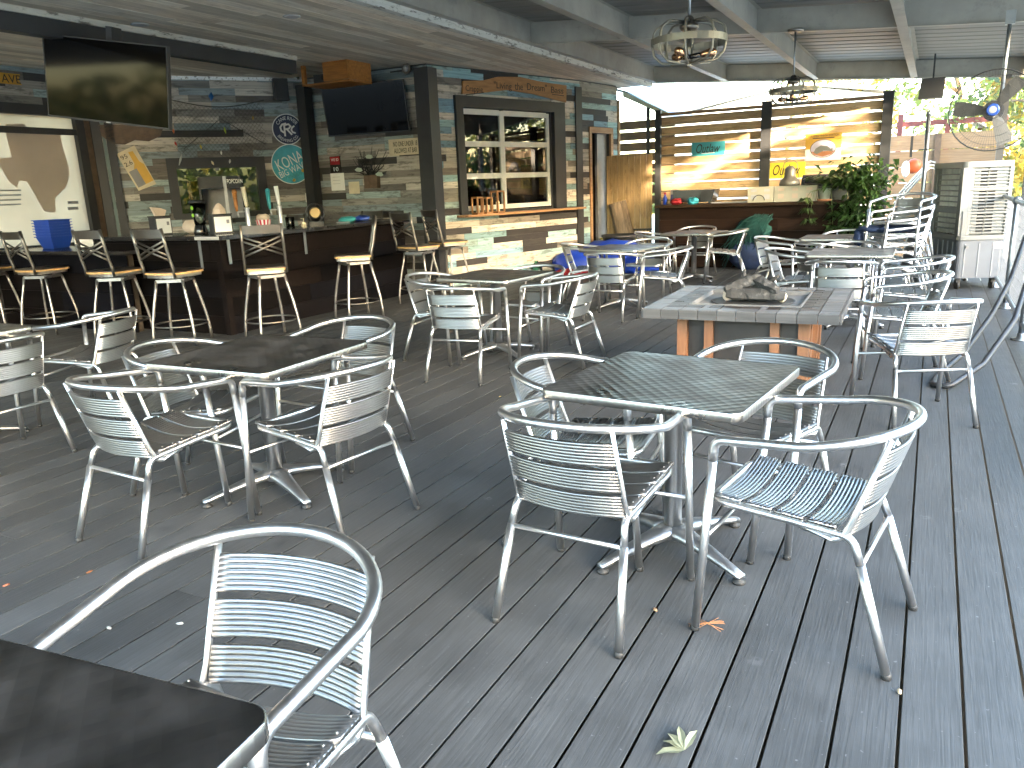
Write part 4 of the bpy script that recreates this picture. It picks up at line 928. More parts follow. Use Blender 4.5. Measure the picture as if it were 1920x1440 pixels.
cx,cz=tw(634,341); g=wsign('notice_paper','white paper notice under the black and red notice','paper',PL,atv,cx,cz,-.026); b=B(); b.plate([(-.13,-.13),(.13,-.13),(.13,.13),(-.13,.13)],-.004,0); b.obj('sheet',M_paper,g); b=B(); 
for k in range(3): b.plate([(-.09,.07-.05*k),(.05,.07-.05*k),(.05,.076-.05*k),(-.09,.076-.05*k)],-.0055,-.0042)
b.obj('printed_lines',M_lgrey,g)
cx,cz=tw(664,352); g=wsign('notice_paper','small cream paper notice beside the white one','paper',PL,atv,cx,cz,-.026); b=B(); b.plate([(-.10,-.09),(.10,-.09),(.10,.09),(-.10,.09)],-.004,0); b.obj('sheet',M_cream,g)
cx,cz=tw(700,340); g=wsign('twig_box','brown wooden box with black twigs and pale paper fish on the wall','decoration',PL,atv,cx,cz,-.026); b=B(); b.plate([(-.12,-.10),(.11,-.10),(.12,.09),(-.12,.09)],-.09,0); b.obj('box',M_bronze,g)
b=B(); r=random.Random(12)
for k in range(34):
    a=r.uniform(-1.5,1.5); L=r.uniform(.2,.48); p=Vector((r.uniform(-.08,.08),-.05,.08)); pts=[p]
    for j in range(4): a+=r.uniform(-.4,.4); p=p+Vector((math.sin(a)*L/4,r.uniform(-.02,.02),abs(math.cos(a))*L/4)); pts.append(p)
    b.tube(pts,[.008,.007,.006,.005,.003],4)
b.obj('twigs',M_foot,g)
for (dx,dz) in ((-.19,.18),(.02,.36),(.18,.10)):
    b=B(); b.plate([(dx-.07,dz),(dx-.02,dz+.03),(dx+.05,dz+.02),(dx+.07,dz-.02),(dx+.02,dz-.035),(dx-.04,dz-.025)],-.11,-.10); b.obj('paper_fish',M_potw,g)
cx,cz=dw(577,395); g=wsign('wall_outlet','white wall outlet plate between the taps and the post','outlet',PA,ad,Ld-.12,1.42,-.026); b=B(); b.plate([(-.05,-.07),(.05,-.07),(.05,.07),(-.05,.07)],-.008,0); b.obj('plate',M_white,g)
# plank sign above the window
g=wsign('plank_sign','long brown plank sign reading CRAPPIE LIVING THE DREAM BASS','sign',PM,aw,0,0,-.03)
q=[(.63,2.84),(1.0,2.87),(1.6,2.95),(2.2,2.92),(3.03,2.83),(3.05,3.10),(2.4,3.12),(1.9,3.16),(1.4,3.13),(1.1,3.06),(.66,3.02)]
b=B(); b.plate([(x,z-.02) for x,z in q],-.03,0); b.obj('board',M_sand,g)
def wd(px,py):
    r_=ray(px,py); d=Vector((math.cos(aw),math.sin(aw))); nn=Vector((-d.y,d.x)); k=nn.dot(PM)/(nn.x*r_.x+nn.y*r_.y); p=Vector((r_.x*k,r_.y*k)); return ((p-PM).dot(d), CAM_H+r_.z*k)
for body,pa,pb,h in (('Crappie',(868,170),(900,168),.11),('"Living',(921,162),(954,164),.13),('the',(960,163),(975,163),.11),('Dream"',(983,163),(1020,166),.11),('Bass',(1028,168),(1051,172),.10)):
    a=wd(*pa); c=wd(*pb); text('lettering',body,M_ink,g,abs(c[0]-a[0]),h,((a[0]+c[0])/2,-.032,(a[1]+c[1])/2),.002)
b=B(); a=wd(868,178); c=wd(902,174); b.plate([(a[0],a[1]-.01),(c[0],c[1]-.01),(c[0],c[1]+.002),(a[0],a[1]+.002)],-.034,-.0302); a=wd(1030,177); c=wd(1052,180); b.plate([(a[0],a[1]-.01),(c[0],c[1]-.01),(c[0],c[1]+.002),(a[0],a[1]+.002)],-.034,-.0302); b.obj('underline',M_ink,g)
for q,(xs,w,h,lab) in enumerate(((.74,.13,.26,'leftmost of the three wooden lanterns on the window sill'),(.94,.13,.25,'middle of the three wooden lanterns on the window sill'),(1.18,.16,.34,'tallest wooden lantern, rightmost on the window sill'))):
    o=thing('wooden_lantern',lab,'lantern',(0,0,0),0,'lanterns on the window sill'); onwall(o,PM,aw,xs,1.069,-.15)
    b=B()
    for sx in (-1,1):
        for sy in (-1,1): b.cbox((sx*w*.45,sy*w*.45,h/2),(.022,.022,h-.05))
    b.cbox((0,0,.0125),(w,w,.025)); b.cbox((0,0,h-.0125),(w,w,.025)); b.obj('frame',M_sand,o)
    b=B(); b.lathe([(.03,.026),(.03,h*.5)],12); b.obj('candle',M_cream,o)
# televisions
def tv(label,loc,rot,w,h):
    o=thing('television',label,'television',loc); o.rotation_euler=rot
    b=B(); b.box((-w/2,-.02,-h/2),(w/2,.035,h/2)); b.obj('case',M_black,o)
    b=B(); b.box((-w/2+.012,-.0225,-h/2+.018),(w/2-.012,-.0202,h/2-.012)); b.obj('screen',M_screen,o); return o
o=tv('larger black television hung from the ceiling beam at left',(-7.087,5.249,2.578),(R(3.2),R(8.6),R(20.9)),1.25,.75)
b=B(); b.box((-.12,.036,-.12),(.12,.06,.12)); b.box((-.03,.06,-.05),(.03,.22,.50)); b.obj('mount',M_black,o); b=B(); b.cbox((.0,-.022,-.368),(.04,.004,.01)); b.obj('logo',M_lgrey,o)
o=tv('smaller black television on the plank wall between the posts',(-7.395,9.603,2.641),(R(10.6),R(-.8),R(18)),1.25,.706); b=B(); b.box((-.1,.036,-.1),(.1,.22,.1)); b.obj('mount',M_black,o)
# ------------------------------------------------------------------ pendant cage lights
def cage(name,label,x,y,z,ang):
    t=thing(name,label,'lamp',(x,y,z),R(ang),'cage pendant lamps'); zt=zr(x)-z
    b=B(); b.lathe([(.075,zt-.035),(.085,zt-.02),(.085,zt-.002)],24); b.obj('canopy',M_gunmetal,t)
    b=B(); b.tube([(0,0,.15),(0,0,zt-.035)],.009,10); b.obj('stem',M_galv,t)
    b=B(); b.lathe([(.05,.07),(.065,.085),(.065,.10),(.045,.115),(.03,.15),(.02,.16)],20); b.obj('collar',M_gunmetal,t)
    for k in range(4):
        a=R(45*k+10); ca,sa=math.cos(a),math.sin(a)
        pr=fillet([(-.06,.125),(-.20,.115),(-.245,.02),(-.215,-.12),(-.05,-.135),(.05,-.135),(.215,-.12),(.245,.02),(.20,.115),(.06,.125)],[.06,.09,.09,.03,.03,.09,.09,.06],5)if False else None
        pts=[Vector((d*ca,d*sa,zz)) for d,zz in ((-.05,.125),(-.17,.125),(-.235,.08),(-.245,.0),(-.235,-.08),(-.18,-.13),(-.05,-.14),(.05,-.14),(.18,-.13),(.235,-.08),(.245,.0),(.235,.08),(.17,.125),(.05,.125))]
        pts=fillet(pts,.05,3); b=B(); b.tube(pts,.0085,6); b.obj('cage_bar',M_lampgrey,t)
    b=B(); L=[]
    for rr,zz in ((.252,-.022),(.256,-.022),(.256,.022),(.252,.022)): L.append([b.bm.verts.new((rr*math.cos(2*PI*k/40),rr*math.sin(2*PI*k/40),zz)) for k in range(40)])
    fs=[]
    for i in range(4):
        A,C=L[i],L[(i+1)%4]
        for k in range(40): fs.append(b.bm.faces.new((A[k],A[(k+1)%40],C[(k+1)%40],C[k])))
    b._fin(fs); b.obj('band',M_lampgrey,t)
    b=B(); b.tube([(0,0,.07),(0,0,-.15)],.012,8); b.ball((0,0,-.15),.02,2); b.obj('spindle',M_gunmetal,t)
    for k in range(3):
        a=R(120*k+20); d=Vector((math.cos(a),math.sin(a),.15)).normalized(); p=Vector((0,0,-.10))
        b=B(); b.tube([p,p+d*.075],.017,10); so_=b.obj('socket',M_blackg,t)
        b=B(); q=p+d*.075; b.tube([q,q+d*.03,q+d*.07,q+d*.10,q+d*.115],[.014,.022,.030,.024,.006],12); b.obj('bulb',M_copper,so_)
cage('pendant_lamp','nearer round cage pendant lamp hanging from the steel roof',-1.555,5.63,2.362,0)
cage('pendant_lamp','farther round cage pendant lamp before the slatted fence',-1.463,9.54,2.36,15)
# ------------------------------------------------------------------ back of the deck
YF=14.3
def slat_panel(label,xa,xb,ztop,rs,y=YF,n=11):
    t=thing('slatted_fence',label,'fence',(0,0,0),0,'slatted fence panels behind the counter'); r=random.Random(rs)
    b=B(); z=ztop-.05
    b.col((.36,.22,.12)); b.box((xa,y-.03,ztop-.05),(xb,y+.07,ztop)); b.obj('top_rail',M_pine,t)
    b=B(); z=ztop-.075
    for k in range(n):
        h=.138; k2=r.uniform(.8,1.15); b.col([v*k2 for v in (.66,.445,.235)])
        tilt=r.uniform(-.004,.004); M=Matrix.Translation((0,0,tilt)); xm=xa+(xb-xa)*.55
        b.box((xa+.02,y,z-h),(xb-.02,y+.022,z),M); z-=h+(.030 if k<4 else r.uniform(.010,.022))
        if k>3: z-=.004
    b.obj('slats',M_pine,t); 
    return t
t=slat_panel('left panel of the tall slatted fence with sun patches and the turquoise sign',-4.45,-2.63,2.63,1)
t2=slat_panel('right panel of the tall slatted fence with the amber weigh station poster',-2.55,-.80,2.63,2)
def fpost(x,label,w=.13,y=YF,h=2.66): 
    o=thing('fence_post',label,'post',(x,y-.045,0),0,'dark posts of the slatted fence'); b=B(); b.box((-w/2,-.04,0),(w/2,.04,h)); b.obj('shaft',M_black,o); b=B(); b.prism([(-w/2-.01,-.05),(w/2+.01,-.05),(w/2+.01,.05),(-w/2-.01,.05)],h,h+.02); b.obj('cap',M_black,o)
fpost(-4.47,'dark fence post at the left end by the pine boards',.10); fpost(-2.59,'dark fence post between the two slatted panels',.16); fpost(-.74,'dark fence post at the right end, before the yellow tree',.15)
# dark slats and the pine panel at left
t=thing('slatted_fence','low lit slatted fence section seen above the pine boards','fence',(0,0,0),0,'slatted fence panels behind the counter')
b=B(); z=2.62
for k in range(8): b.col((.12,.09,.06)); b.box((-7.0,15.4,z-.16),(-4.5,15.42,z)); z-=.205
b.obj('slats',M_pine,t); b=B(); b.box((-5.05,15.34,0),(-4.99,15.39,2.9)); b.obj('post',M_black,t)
t=thing('pine_board_panel','upright yellow pine board panel between the doorway and the slatted fence','fence')
b=B(); x=-5.42; r=random.Random(6)
while x<-4.54:
    k=r.uniform(.72,1.2); b.col([v*k for v in (.46,.31,.15)]); b.box((x+.004,14.12+r.uniform(0,.008),0),(x+.106,14.145,1.94+r.uniform(-.01,.01))); x+=.11
b.obj('boards',M_pinev,t); b=B(); b.col((.4,.27,.13)); b.box((-5.4,14.145,.3),(-4.56,14.18,.4)); b.box((-5.4,14.145,1.5),(-4.56,14.18,1.6)); b.obj('rails',M_pine,t)
t=thing('shed_roof','pale green edged shed roof sloping down to the slatted fence','roof')
b=B(); b.plate([(-5.32,3.02),(-4.45,2.60),(-4.45,2.68),(-5.32,3.12)],14.75,14.79); b.obj('barge_board',plain('pale_green_board',(.42,.47,.38),.6),t); b=B(); b.plate([(-7,3.6),(-5.32,3.10),(-4.45,2.62),(-4.45,2.66),(-5.32,3.14),(-7,3.64)],14.8,17.5); b.obj('roof_sheet',M_bluewall,t)
# counter
t=thing('back_counter','long dark brown plank counter in front of the slatted fence','counter')
b=B(); stack_planks(b,-4.15,13.34,-1.0,13.34,0,1.0,.20,8,[(.016,.009,.006),(.012,.008,.006),(.022,.012,.008)]); b.obj('plank_front',M_dark,t)
b=B(); b.col((.035,.022,.014)); b.box((-4.22,13.26,1.005),(-.93,14.0,1.05)); b.obj('top',M_dark,t)
b=B(); b.box((-4.13,13.36,0),(-1.02,13.9,1.0)); b.obj('carcass',M_rough,t)
ZB=1.0505
def cpos(px,Y): p=onY(px,372,Y); return p.x
x=cpos(1247,13.6); g=thing('spray_bottle','small blue and red spray bottle at the left end of the back counter','bottle',(x,13.6,ZB)); b=B(); b.lathe([(.035,0),(.035,.12),(.015,.15),(.015,.17)],14); b.obj('body',M_tarp,g); b=B(); b.lathe([(.02,.171),(.02,.20),(.008,.21)],10); b.cbox((-.02,0,.2),(.06,.015,.015)); b.obj('trigger',M_red,g)
x=cpos(1264,13.6); g=thing('wipes_tub','white and blue cylindrical tub of wipes on the back counter','tub',(x,13.65,ZB)); b=B(); b.lathe([(.075,0),(.075,.22)],20); b.obj('tub',M_paper,g); b=B(); b.lathe([(.0765,.06),(.0765,.17)],20); b.obj('label_band',plain('violet_label',(.16,.16,.38),.5),g); b=B(); b.lathe([(.078,.2205),(.078,.24),(.06,.255)],20); b.obj('lid',M_lgrey,g)
for px,mat,lab,sc in ((1268,M_red,'red crumpled rag on the back counter',(1.3,.8,.75)),(1299,M_sky,'blue crumpled rag on the back counter',(1.2,.8,.85))):
    g=thing('rag',lab,'rag',(cpos(px,13.4),13.42,ZB)); b=B(); b.ball((0,0,.05),.075,3,sc,.22,random.Random(px)); b.obj('cloth',mat,g)
g=thing('griddle_hood','black tapered griddle hood on the back counter beside the rags','griddle',(cpos(1306,13.75),13.75,ZB)); b=B(); b.plate([(-.36,.03),(.30,.03),(.36,.235),(-.36,.235)],-.2,.2); b.cbox((-.3,0,.015),(.04,.3,.03)); b.cbox((.26,0,.015),(.04,.3,.03)); b.obj('hood',M_grill,g); b=B(); b.plate([(.12,.05),(.29,.05),(.34,.215),(.12,.215)],-.204,-.2005); b.obj('side_panel',M_black,g)
g=thing('baking_tray','long pale tray lying on the back counter before the cream oven','tray',(cpos(1372,13.8),13.8,ZB)); b=B(); b.box((-.33,-.14,0),(.33,.14,.012)); b.box((-.33,-.14,.0125),(-.318,.14,.03)); b.box((.318,-.14,.0125),(.33,.14,.03)); b.obj('tray',M_lgrey,g)
def mwave(px0,px1,lab,Y,pat):
    a=cpos(px0,Y); c=cpos(px1,Y); w=c-a; g=thing('countertop_oven',lab,'oven',((a+c)/2,Y+.18,ZB)); b=B(); b.rbox((-w/2,-.18,0),(w/2,.2,.245),.008); b.obj('case',M_microw,g)
    b=B()
    for k in range(pat):
        for zz in (.05,.17):
            xx=-w/2+w*(k+.5)/pat; b.box((xx-.045,-.184,zz),(xx+.045,-.1805,zz+.045 if zz>.1 else zz+.075))
    b.obj('vents',M_kraft if pat>2 else M_lgrey,g)
    if pat==2:
        b=B(); b.tube([(-.02+.09*math.cos(R(q)),-.195,.03+.085*math.sin(R(q))) for q in range(0,181,15)],.006,6); b.obj('cable',M_hose,g)
    return g
mwave(1401,1450,'cream oven seen from the rear with a looped cable',13.45,2); mwave(1451,1530,'yellowish vented oven right of the cream one',13.45,3)
x=cpos(1480,13.7)
g=thing('bell_lantern','grey bell shaped lantern with a wire handle on the yellowish oven','lantern',(x,13.66,ZB+.2455)); b=B(); b.lathe([(.155,0),(.165,.03),(.15,.08),(.10,.13),(.085,.16),(.085,.26),(.07,.28),(.04,.31)],24); b.obj('body',M_lampgrey,g); b=B(); b.tube(fillet([(-.15,0,.04),(-.10,0,.36),(0,0,.42),(.10,0,.36),(.15,0,.04)],.06,4),.005,6); b.obj('handle',M_gunmetal,g)
x=cpos(1548,13.85)
g=thing('barrel_grill','black barrel grill with a grey end cap on the back counter','grill',(x,13.85,ZB))
b=B(); M=Matrix(((0,0,1,0),(1,0,0,0),(0,1,0,0),(0,0,0,1)))
pr=[(-.2,.22),(.2,.22)]+[(.2*math.cos(R(a)),.22+.19*math.sin(R(a))) for a in range(15,180,15)]
b.prism(pr,-.36,.10,M); b.obj('lid',M_grill,g); b=B(); b.prism([(u*1.03,v) for u,v in pr],.1005,.36,M); b.obj('end_cap',M_gunmetal,g); b=B(); b.box((-.34,-.18,0),(.34,.18,.2195)); b.obj('fire_box',M_grill,g)
b=B(); b.tube([(-.3,-.24,.26),(.08,-.24,.26)],.012,8); b.obj('handle',M_gunmetal,g)
# plants: many leaves
def leaf(b,p,d,L,w,r,droop=.3):
    d=Vector(d).normalized(); s=d.cross(Vector((0,0,1)));
    if s.length<.05: s=Vector((1,0,0))
    s.normalize(); s=(s+Vector((r.uniform(-.4,.4),r.uniform(-.4,.4),r.uniform(-.4,.4)))).normalized(); e=d*L+Vector((0,0,-droop*L)); m=p+d*L*.45+Vector((0,0,.04*L))
    vs=[b.bm.verts.new(q) for q in (p,m-s*w/2,p+e,m+s*w/2)]; b._fin([b.bm.faces.new((vs[0],vs[1],vs[2],vs[3]))])
x=cpos(1546,13.35); g=thing('spider_plant','spider plant in a pale green pot with shoots hanging over the counter edge','plant',(x,13.36,ZB)); b=B(); b.lathe([(.07,.03),(.09,.17),(.098,.17),(.098,.19),(.088,.19)],18); b.obj('pot',M_potw,g); b=B(); b.lathe([(.10,0),(.11,.028)],18); b.obj('saucer',M_terra,g)
b=B(); r=random.Random(21)
for k in range(150):
    a=r.uniform(0,2*PI); L=r.uniform(.22,.48); k_=r.uniform(.7,1.4); b.col((.11*k_,.16*k_,.06*k_)); p=Vector((0,0,.19)); d=Vector((math.cos(a)*.55,math.sin(a)*.55,.85)).normalized(); s=d.cross(Vector((0,0,1))).normalized()*.012; pts=[]
    for j in range(6): pts.append(p.copy()); p=p+d*L/5; d=(d+Vector((0,0,-.34))).normalized()
    for u,v in zip(pts,pts[1:]): b.quad([u-s,u+s,v+s*.8,v-s*.8])
for (ox,oy,oz) in ((-.24,-.12,-.14),(-.20,-.13,-.30),(.14,-.13,-.20),(.16,-.13,-.42),(-.28,-.10,.02)):
    b.col((.18,.24,.08)); b.tube([(0,-.05,.2),(ox*.7,oy*1.1,.15),(ox,oy,oz)],.003,4)
    for k in range(60):
        a=r.uniform(0,2*PI); k_=r.uniform(.6,1.3); b.col((.07*k_,.11*k_,.035*k_)); L=r.uniform(.08,.18); p=Vector((ox,oy,oz)); d=Vector((math.cos(a)*.8,math.sin(a)*.5-.1,.3)); leaf(b,p,d,L,.022,r,.8)
b.obj('leaves',M_plantleaf,g)
x=cpos(1602,13.3); g=thing('trailing_plant','big leafy trailing plant spilling down the right end of the counter','plant',(x,13.32,ZB)); b=B(); b.lathe([(.08,0),(.11,.2),(.118,.2),(.11,.22)],18); b.obj('pot',M_gunmetal,g)
b=B(); r=random.Random(31)
for k in range(950):
    u=r.random()
    if u<.45: p=Vector((r.gauss(.05,.2),r.gauss(-.05,.12),.22+abs(r.gauss(.08,.13))))
    elif u<.75: p=Vector((r.gauss(.22,.13),r.gauss(-.14,.06),r.uniform(-.45,.2)))
    else: p=Vector((r.gauss(-.05,.16),r.gauss(-.15,.05),r.uniform(-.95,0)))
    k_=r.uniform(.4,1.5); b.col((.042*k_,.085*k_,.022*k_)); a=r.uniform(0,2*PI); leaf(b,p,(math.cos(a),math.sin(a)-.5,r.uniform(-.5,.3)),r.uniform(.08,.15),r.uniform(.06,.10),r,.5)
b.obj('leaves',M_plantleaf,g)
b=B()
for k in range(14): a=r.uniform(-.2,.3); b.col((.1,.15,.05)); b.tube([(0,-.05,.2),(a*.6,-.18,.1),(a,-.16,r.uniform(-.9,-.2))],.004,4)
b.obj('stems',M_plantleaf,g)
# teal net on a hook + blue sack
g=thing('fishing_net','teal fishing net bundle hanging on the front of the back counter','net',(onY(1408,440,13.2).x,13.2,0))
b=B(); r=random.Random(8)
for k in range(130):
    a=r.uniform(-1,1); p=Vector((.22+r.uniform(-.16,.12),-.03,.86+r.uniform(-.07,.02))); q=Vector((-.30+.55*r.random(),-.10+r.uniform(-.06,.05),r.uniform(.42,.6))); e=q+Vector((r.uniform(-.25,.15),r.uniform(-.08,.02),-r.uniform(.1,.45))); m=(p+q)/2+Vector((r.uniform(-.1,.1),-.08,r.uniform(-.02,.12)))
    b.tube([p,m,q,e],.006,4)
b.ball((.05,-.02,.62),.20,3,(1.3,.5,1.0),.15,r); b.obj('netting',M_netg,g)
g=thing('blue_sack','dark blue sack on the floor below the teal fishing net','sack',(onY(1405,480,13.1).x,13.12,0)); b=B(); b.ball((0,0,.22),.26,3,(1.25,.6,.95),.08,random.Random(3)); b.obj('sack',M_tarpd,g)
# posters on the slatted fence
def fsign(label,pa,pb,mat,name='banner'):
    a=onY(*pa,YF-.012); c=onY(*pb,YF-.012); w=c.x-a.x; h=a.z-c.z; g=thing(name,label,'sign',((a.x+c.x)/2,YF-.004,(a.z+c.z)/2)); b=B(); b.plate([(-w/2,-h/2),(w/2,-h/2),(w/2,h/2),(-w/2,h/2)],-.008,-.002); b.obj('sheet',mat,g); return g,w,h
g,w,h=fsign('turquoise banner with dark script lettering on the left fence panel',(1297,268),(1359,290),plain('turquoise_banner',(.06,.42,.50),.5))
text('lettering','Outlaw',M_ink,g,w*.72,h*.66,(0,-.0095,.01),.002,shear=.35); b=B(); b.plate([(-w*.2,-h*.36),(w*.2,-h*.33),(w*.2,-h*.28),(-w*.2,-h*.31)],-.0105,-.0082); b.obj('small_print',M_paper,g)
g,w,h=fsign('lime yellow banner with dark script lettering behind the bell lantern',(1441,306),(1509,333),M_yellow)
text('lettering','Outlaw',M_ink,g,w*.74,h*.66,(0,-.0095,.01),.002,shear=.35)
g,w,h=fsign('amber and white weigh station poster with an oval fish picture',(1511,252),(1576,299),M_gold,'poster')
b=B(); b.plate([(-w/2,-h/2),(w/2,-h/2),(w/2,-h*.07),(-w/2,-h*.07)],-.0105,-.0082); b.obj('white_half',M_paper,g)
def ell(b,rx,rz,y0,y1,cz=0,n=36): b.plate([(rx*math.cos(2*PI*k/n),cz+rz*math.sin(2*PI*k/n)) for k in range(n)],y0,y1); return b
ell(B(),w*.36,h*.34,-.0125,-.0107,-.06*h).obj('oval_border',M_bronze,g); ell(B(),w*.34,h*.32,-.0145,-.0127,-.06*h).obj('oval_sky',plain('printed_lilac',(.45,.42,.52),.5),g)
b=B(); b.plate([(-w*.32,-h*.16),(w*.32,-h*.16),(w*.24,-h*.28),(0,-h*.36),(-w*.24,-h*.28)],-.0165,-.0147); b.obj('printed_shore',M_terra,g)
b=B(); b.plate([(-w*.26,-h*.20),(-w*.2,-h*.05),(-w*.06,h*.06),(w*.12,h*.03),(w*.22,-h*.10),(w*.26,-h*.02),(w*.27,-h*.2),(w*.18,-h*.16),(w*.02,-h*.14),(-w*.16,-h*.26)],-.0185,-.0167); b.obj('printed_fish',M_gunmetal,g)
text('lettering','CERTIFIED WEIGH STATION',M_bronze,g,w*.86,h*.075,(0,-.0095,h*.42),.002)
b=B(); b.plate([(-w*.3,h*.31),(w*.3,h*.31),(w*.3,h*.345),(-w*.3,h*.345)],-.0103,-.0082); b.obj('small_print',M_bronze,g)
# floor things by the doorway
g=thing('blue_tarp','rumpled bright blue tarp on the floor by the doorway','tarp',(-4.75,12.55,0)); b=B(); r=random.Random(14); b.ball((0,.1,.13),.50,3,(1.4,.85,.80),.07,r); b.ball((-.62,-.05,.12),.36,3,(1.2,.8,.7),.08,r); b.ball((.50,-.12,.11),.30,3,(1.3,.7,.6),.08,r); b.obj('sheet',M_tarp,g)
g=thing('red_cloth','crumpled dark red cloth on the floor in front of the blue tarp','cloth',(-5.0,11.75,0)); b=B(); b.ball((0,0,.05),.32,3,(1.35,.7,.28),.1,random.Random(15)); b.obj('cloth',M_red,g)
p=at(1158,492,0); g=thing('trash_can','black round tub beside the pine boards','bin',(-4.95,13.55,0)); b=B(); b.lathe([(.26,0),(.31,.50),(.335,.51),(.335,.55),(.30,.55),(.255,.03)],28); b.obj('tub',M_black,g)
for s in (-1,1):
    b=B(); b.tube([(s*.32,-.08,.47),(s*.38,0,.48),(s*.32,.08,.47)],.012,8); b.obj('handle',M_yellow,g)
g=thing('wood_log','split grey log leaning against the pine boards','log',(-5.02,13.98,.5)); b=B(); M=Matrix.Rotation(R(-14),4,'Y'); b.prism([(.165*math.cos(R(a))*(1+.15*math.sin(3*R(a))),.12*math.sin(R(a))) for a in range(0,360,24)],-.50,.62,M); b.obj('timber',plain('grey_timber',(.26,.19,.13),.85,var=.4,scale=6,stretch=(6,6,1),bump=.4),g)
p=at(985,492,0); g=thing('glass_bottle','green glass jug on the floor at the foot of the plank wall','bottle',(-5.62,11.45,0)); b=B(); b.lathe([(.09,0),(.10,.03),(.10,.16),(.04,.23),(.03,.27),(.04,.28)],20); b.obj('bottle',glass('green_glass',(.35,.62,.48),1.5,.02),g)
g=thing('wire_rack','black wire rack standing against the pine boards','rack',(-4.66,13.95,0)); b=B()
for k in range(6): b.box((-.16+.062*k,-.01,0),(-.152+.062*k,.01,.62))
b.box((-.17,-.012,.60),(.18,.012,.625)); b.box((-.17,-.012,.3),(.18,.012,.315)); b.obj('frame',M_black,g)
# ------------------------------------------------------------------ fire pit table
ft=thing('fire_pit_table','low tiled fire pit table with a cedar base and charred logs','fire pit',(-1.10,5.79,0),R(1.5))
hw=.63; b=B(); r=random.Random(17); n=10; cs=2*hw/n
def tile(i0,i1,j0,j1,c,z=.6):
    q_=r.uniform(.8,1.2); b.col([v*q_ for v in c]); b.box((-hw+i0*cs+.003,-hw+j0*cs+.003,z-.02),(-hw+i1*cs-.003,-hw+j1*cs-.003,z+r.uniform(-.0015,.0015)))
LG=(.10,.10,.104); DB=(.022,.017,.015); MB=(.034,.026,.022)
for i in range(n):
    for j in range(n):
        ring=min(i,j,n-1-i,n-1-j)
        if ring==0: tile(i,i+1,j,j+1,LG)
        elif ring==1:
            if i in (3,6) or j in(3,6) and ring>5: tile(i,i+.35,j,j+1,LG); tile(i+.35,i+1,j,j+1,DB)
            else: tile(i,i+1,j,j+.8,DB if (i+j)%3 else MB); tile(i,i+.5,j+.8,j+1,LG if (i*j)%2 else MB); tile(i+.5,i+1,j+.8,j+1,LG)
b.obj('tile_top',M_tile,ft)
b=B(); h2=hw-2*cs
b.box((-hw,-hw,.56),(hw,-h2,.585)); b.box((-hw,h2,.56),(hw,hw,.585)); b.box((-hw,-h2,.56),(-h2,h2,.585)); b.box((h2,-h2,.56),(hw,h2,.585)); b.obj('top_board',M_grey,ft)
b=B(); 
for k in range(n):
    for s in range(4):
        M=Matrix.Rotation(R(90*s),4,'Z'); q_=r.uniform(.8,1.15); b.col([v*q_ for v in (.075,.075,.078)]); b.box((-hw+k*cs+.002,-hw-.012,.535),(-hw+(k+1)*cs-.002,-hw-.001,.597),M)
b.obj('edge_tiles',M_tile,ft)
b=B(); q=h2-.004; b.box((-q,-q,.565),(q,q,.575)); 
for s in range(4): M=Matrix.Rotation(R(90*s),4,'Z'); b.box((-q,-q,.576),(q-.0121,-q+.012,.606),M)
b.obj('steel_pan',plain('sooty_pan',(.13,.13,.13),.6,var=.3,scale=5),ft)
b=B(); b.lathe([(.29,.5765),(.295,.582),(.28,.584),(.26,.5785)],32); b.obj('burner_bowl',M_foot,ft)
rl=random.Random(19)
for (x,y,z,rz,ry,L,rad,nm) in ((.03,-.06,.628,6,2,.40,.046,'large charred log lying across the front of the fire pit bowl'),(.0,.07,.626,-10,0,.36,.042,'charred log lying at the back of the fire pit bowl'),(-.08,.0,.695,38,-15,.27,.042,'short charred log on the left top of the fire pit pile'),(.07,.01,.70,-30,13,.29,.040,'pale cracked log on the right top of the fire pit pile')):
    lo=thing('fire_log',nm,'log',(-1.10+x,5.79+y,z),R(rz),'charred logs in the fire pit'); b=B(); n_=13; sg=9; rings=[]; M=Matrix.Rotation(R(ry),4,'Y'); lob=[rl.uniform(.78,1.2) for _ in range(sg)]
    for k in range(n_):
        q=k/(n_-1); rr=rad*(.85+.25*math.sin(3*q+x*9))*(.72 if k in(0,n_-1) else 1); cy_=.02*math.sin(4*q+rz)
        rings.append([b.bm.verts.new(M@Vector((-L/2+L*q+rl.uniform(-.006,.006),cy_+rr*lob[j]*rl.uniform(.86,1.14)*math.cos(2*PI*j/sg),rr*lob[j]*rl.uniform(.86,1.14)*math.sin(2*PI*j/sg)))) for j in range(sg)])
    fs=[]
    for A,C in zip(rings,rings[1:]):
        for j in range(sg): fs.append(b.bm.faces.new((A[j],A[(j+1)%sg],C[(j+1)%sg],C[j])))
    fs+=[b.bm.faces.new(rings[0][::-1]),b.bm.faces.new(rings[-1])]; b._fin(fs)
    if rz>0 and L<.4 or rz<-20:
        b.tube([M@Vector((.02,.02,.02)),M@Vector((.07,.06,.08))],[.02,.012],6)
    b.obj('wood',M_log,lo)
for x,y,lab in ((-.17,-.05,'small brown stump stone at the left of the fire bowl'),(.20,-.03,'pale broken stone at the right of the fire bowl')):
    lo=thing('fire_stone',lab,'stone',(-1.10+x,5.79+y,.60)); b=B(); b.ball((0,0,.02),.04,2,(1,.9,1),.15,rl); b.obj('stone',M_kraft if x<0 else M_cream,lo)
b=B(); bw=.44
for sx in (-1,1):
    for sy in (-1,1): b.box((min(sx*bw,sx*(bw-.07)),min(sy*bw,sy*(bw-.07)),0),(max(sx*bw,sx*(bw-.07)),max(sy*bw,sy*(bw-.07)),.558))
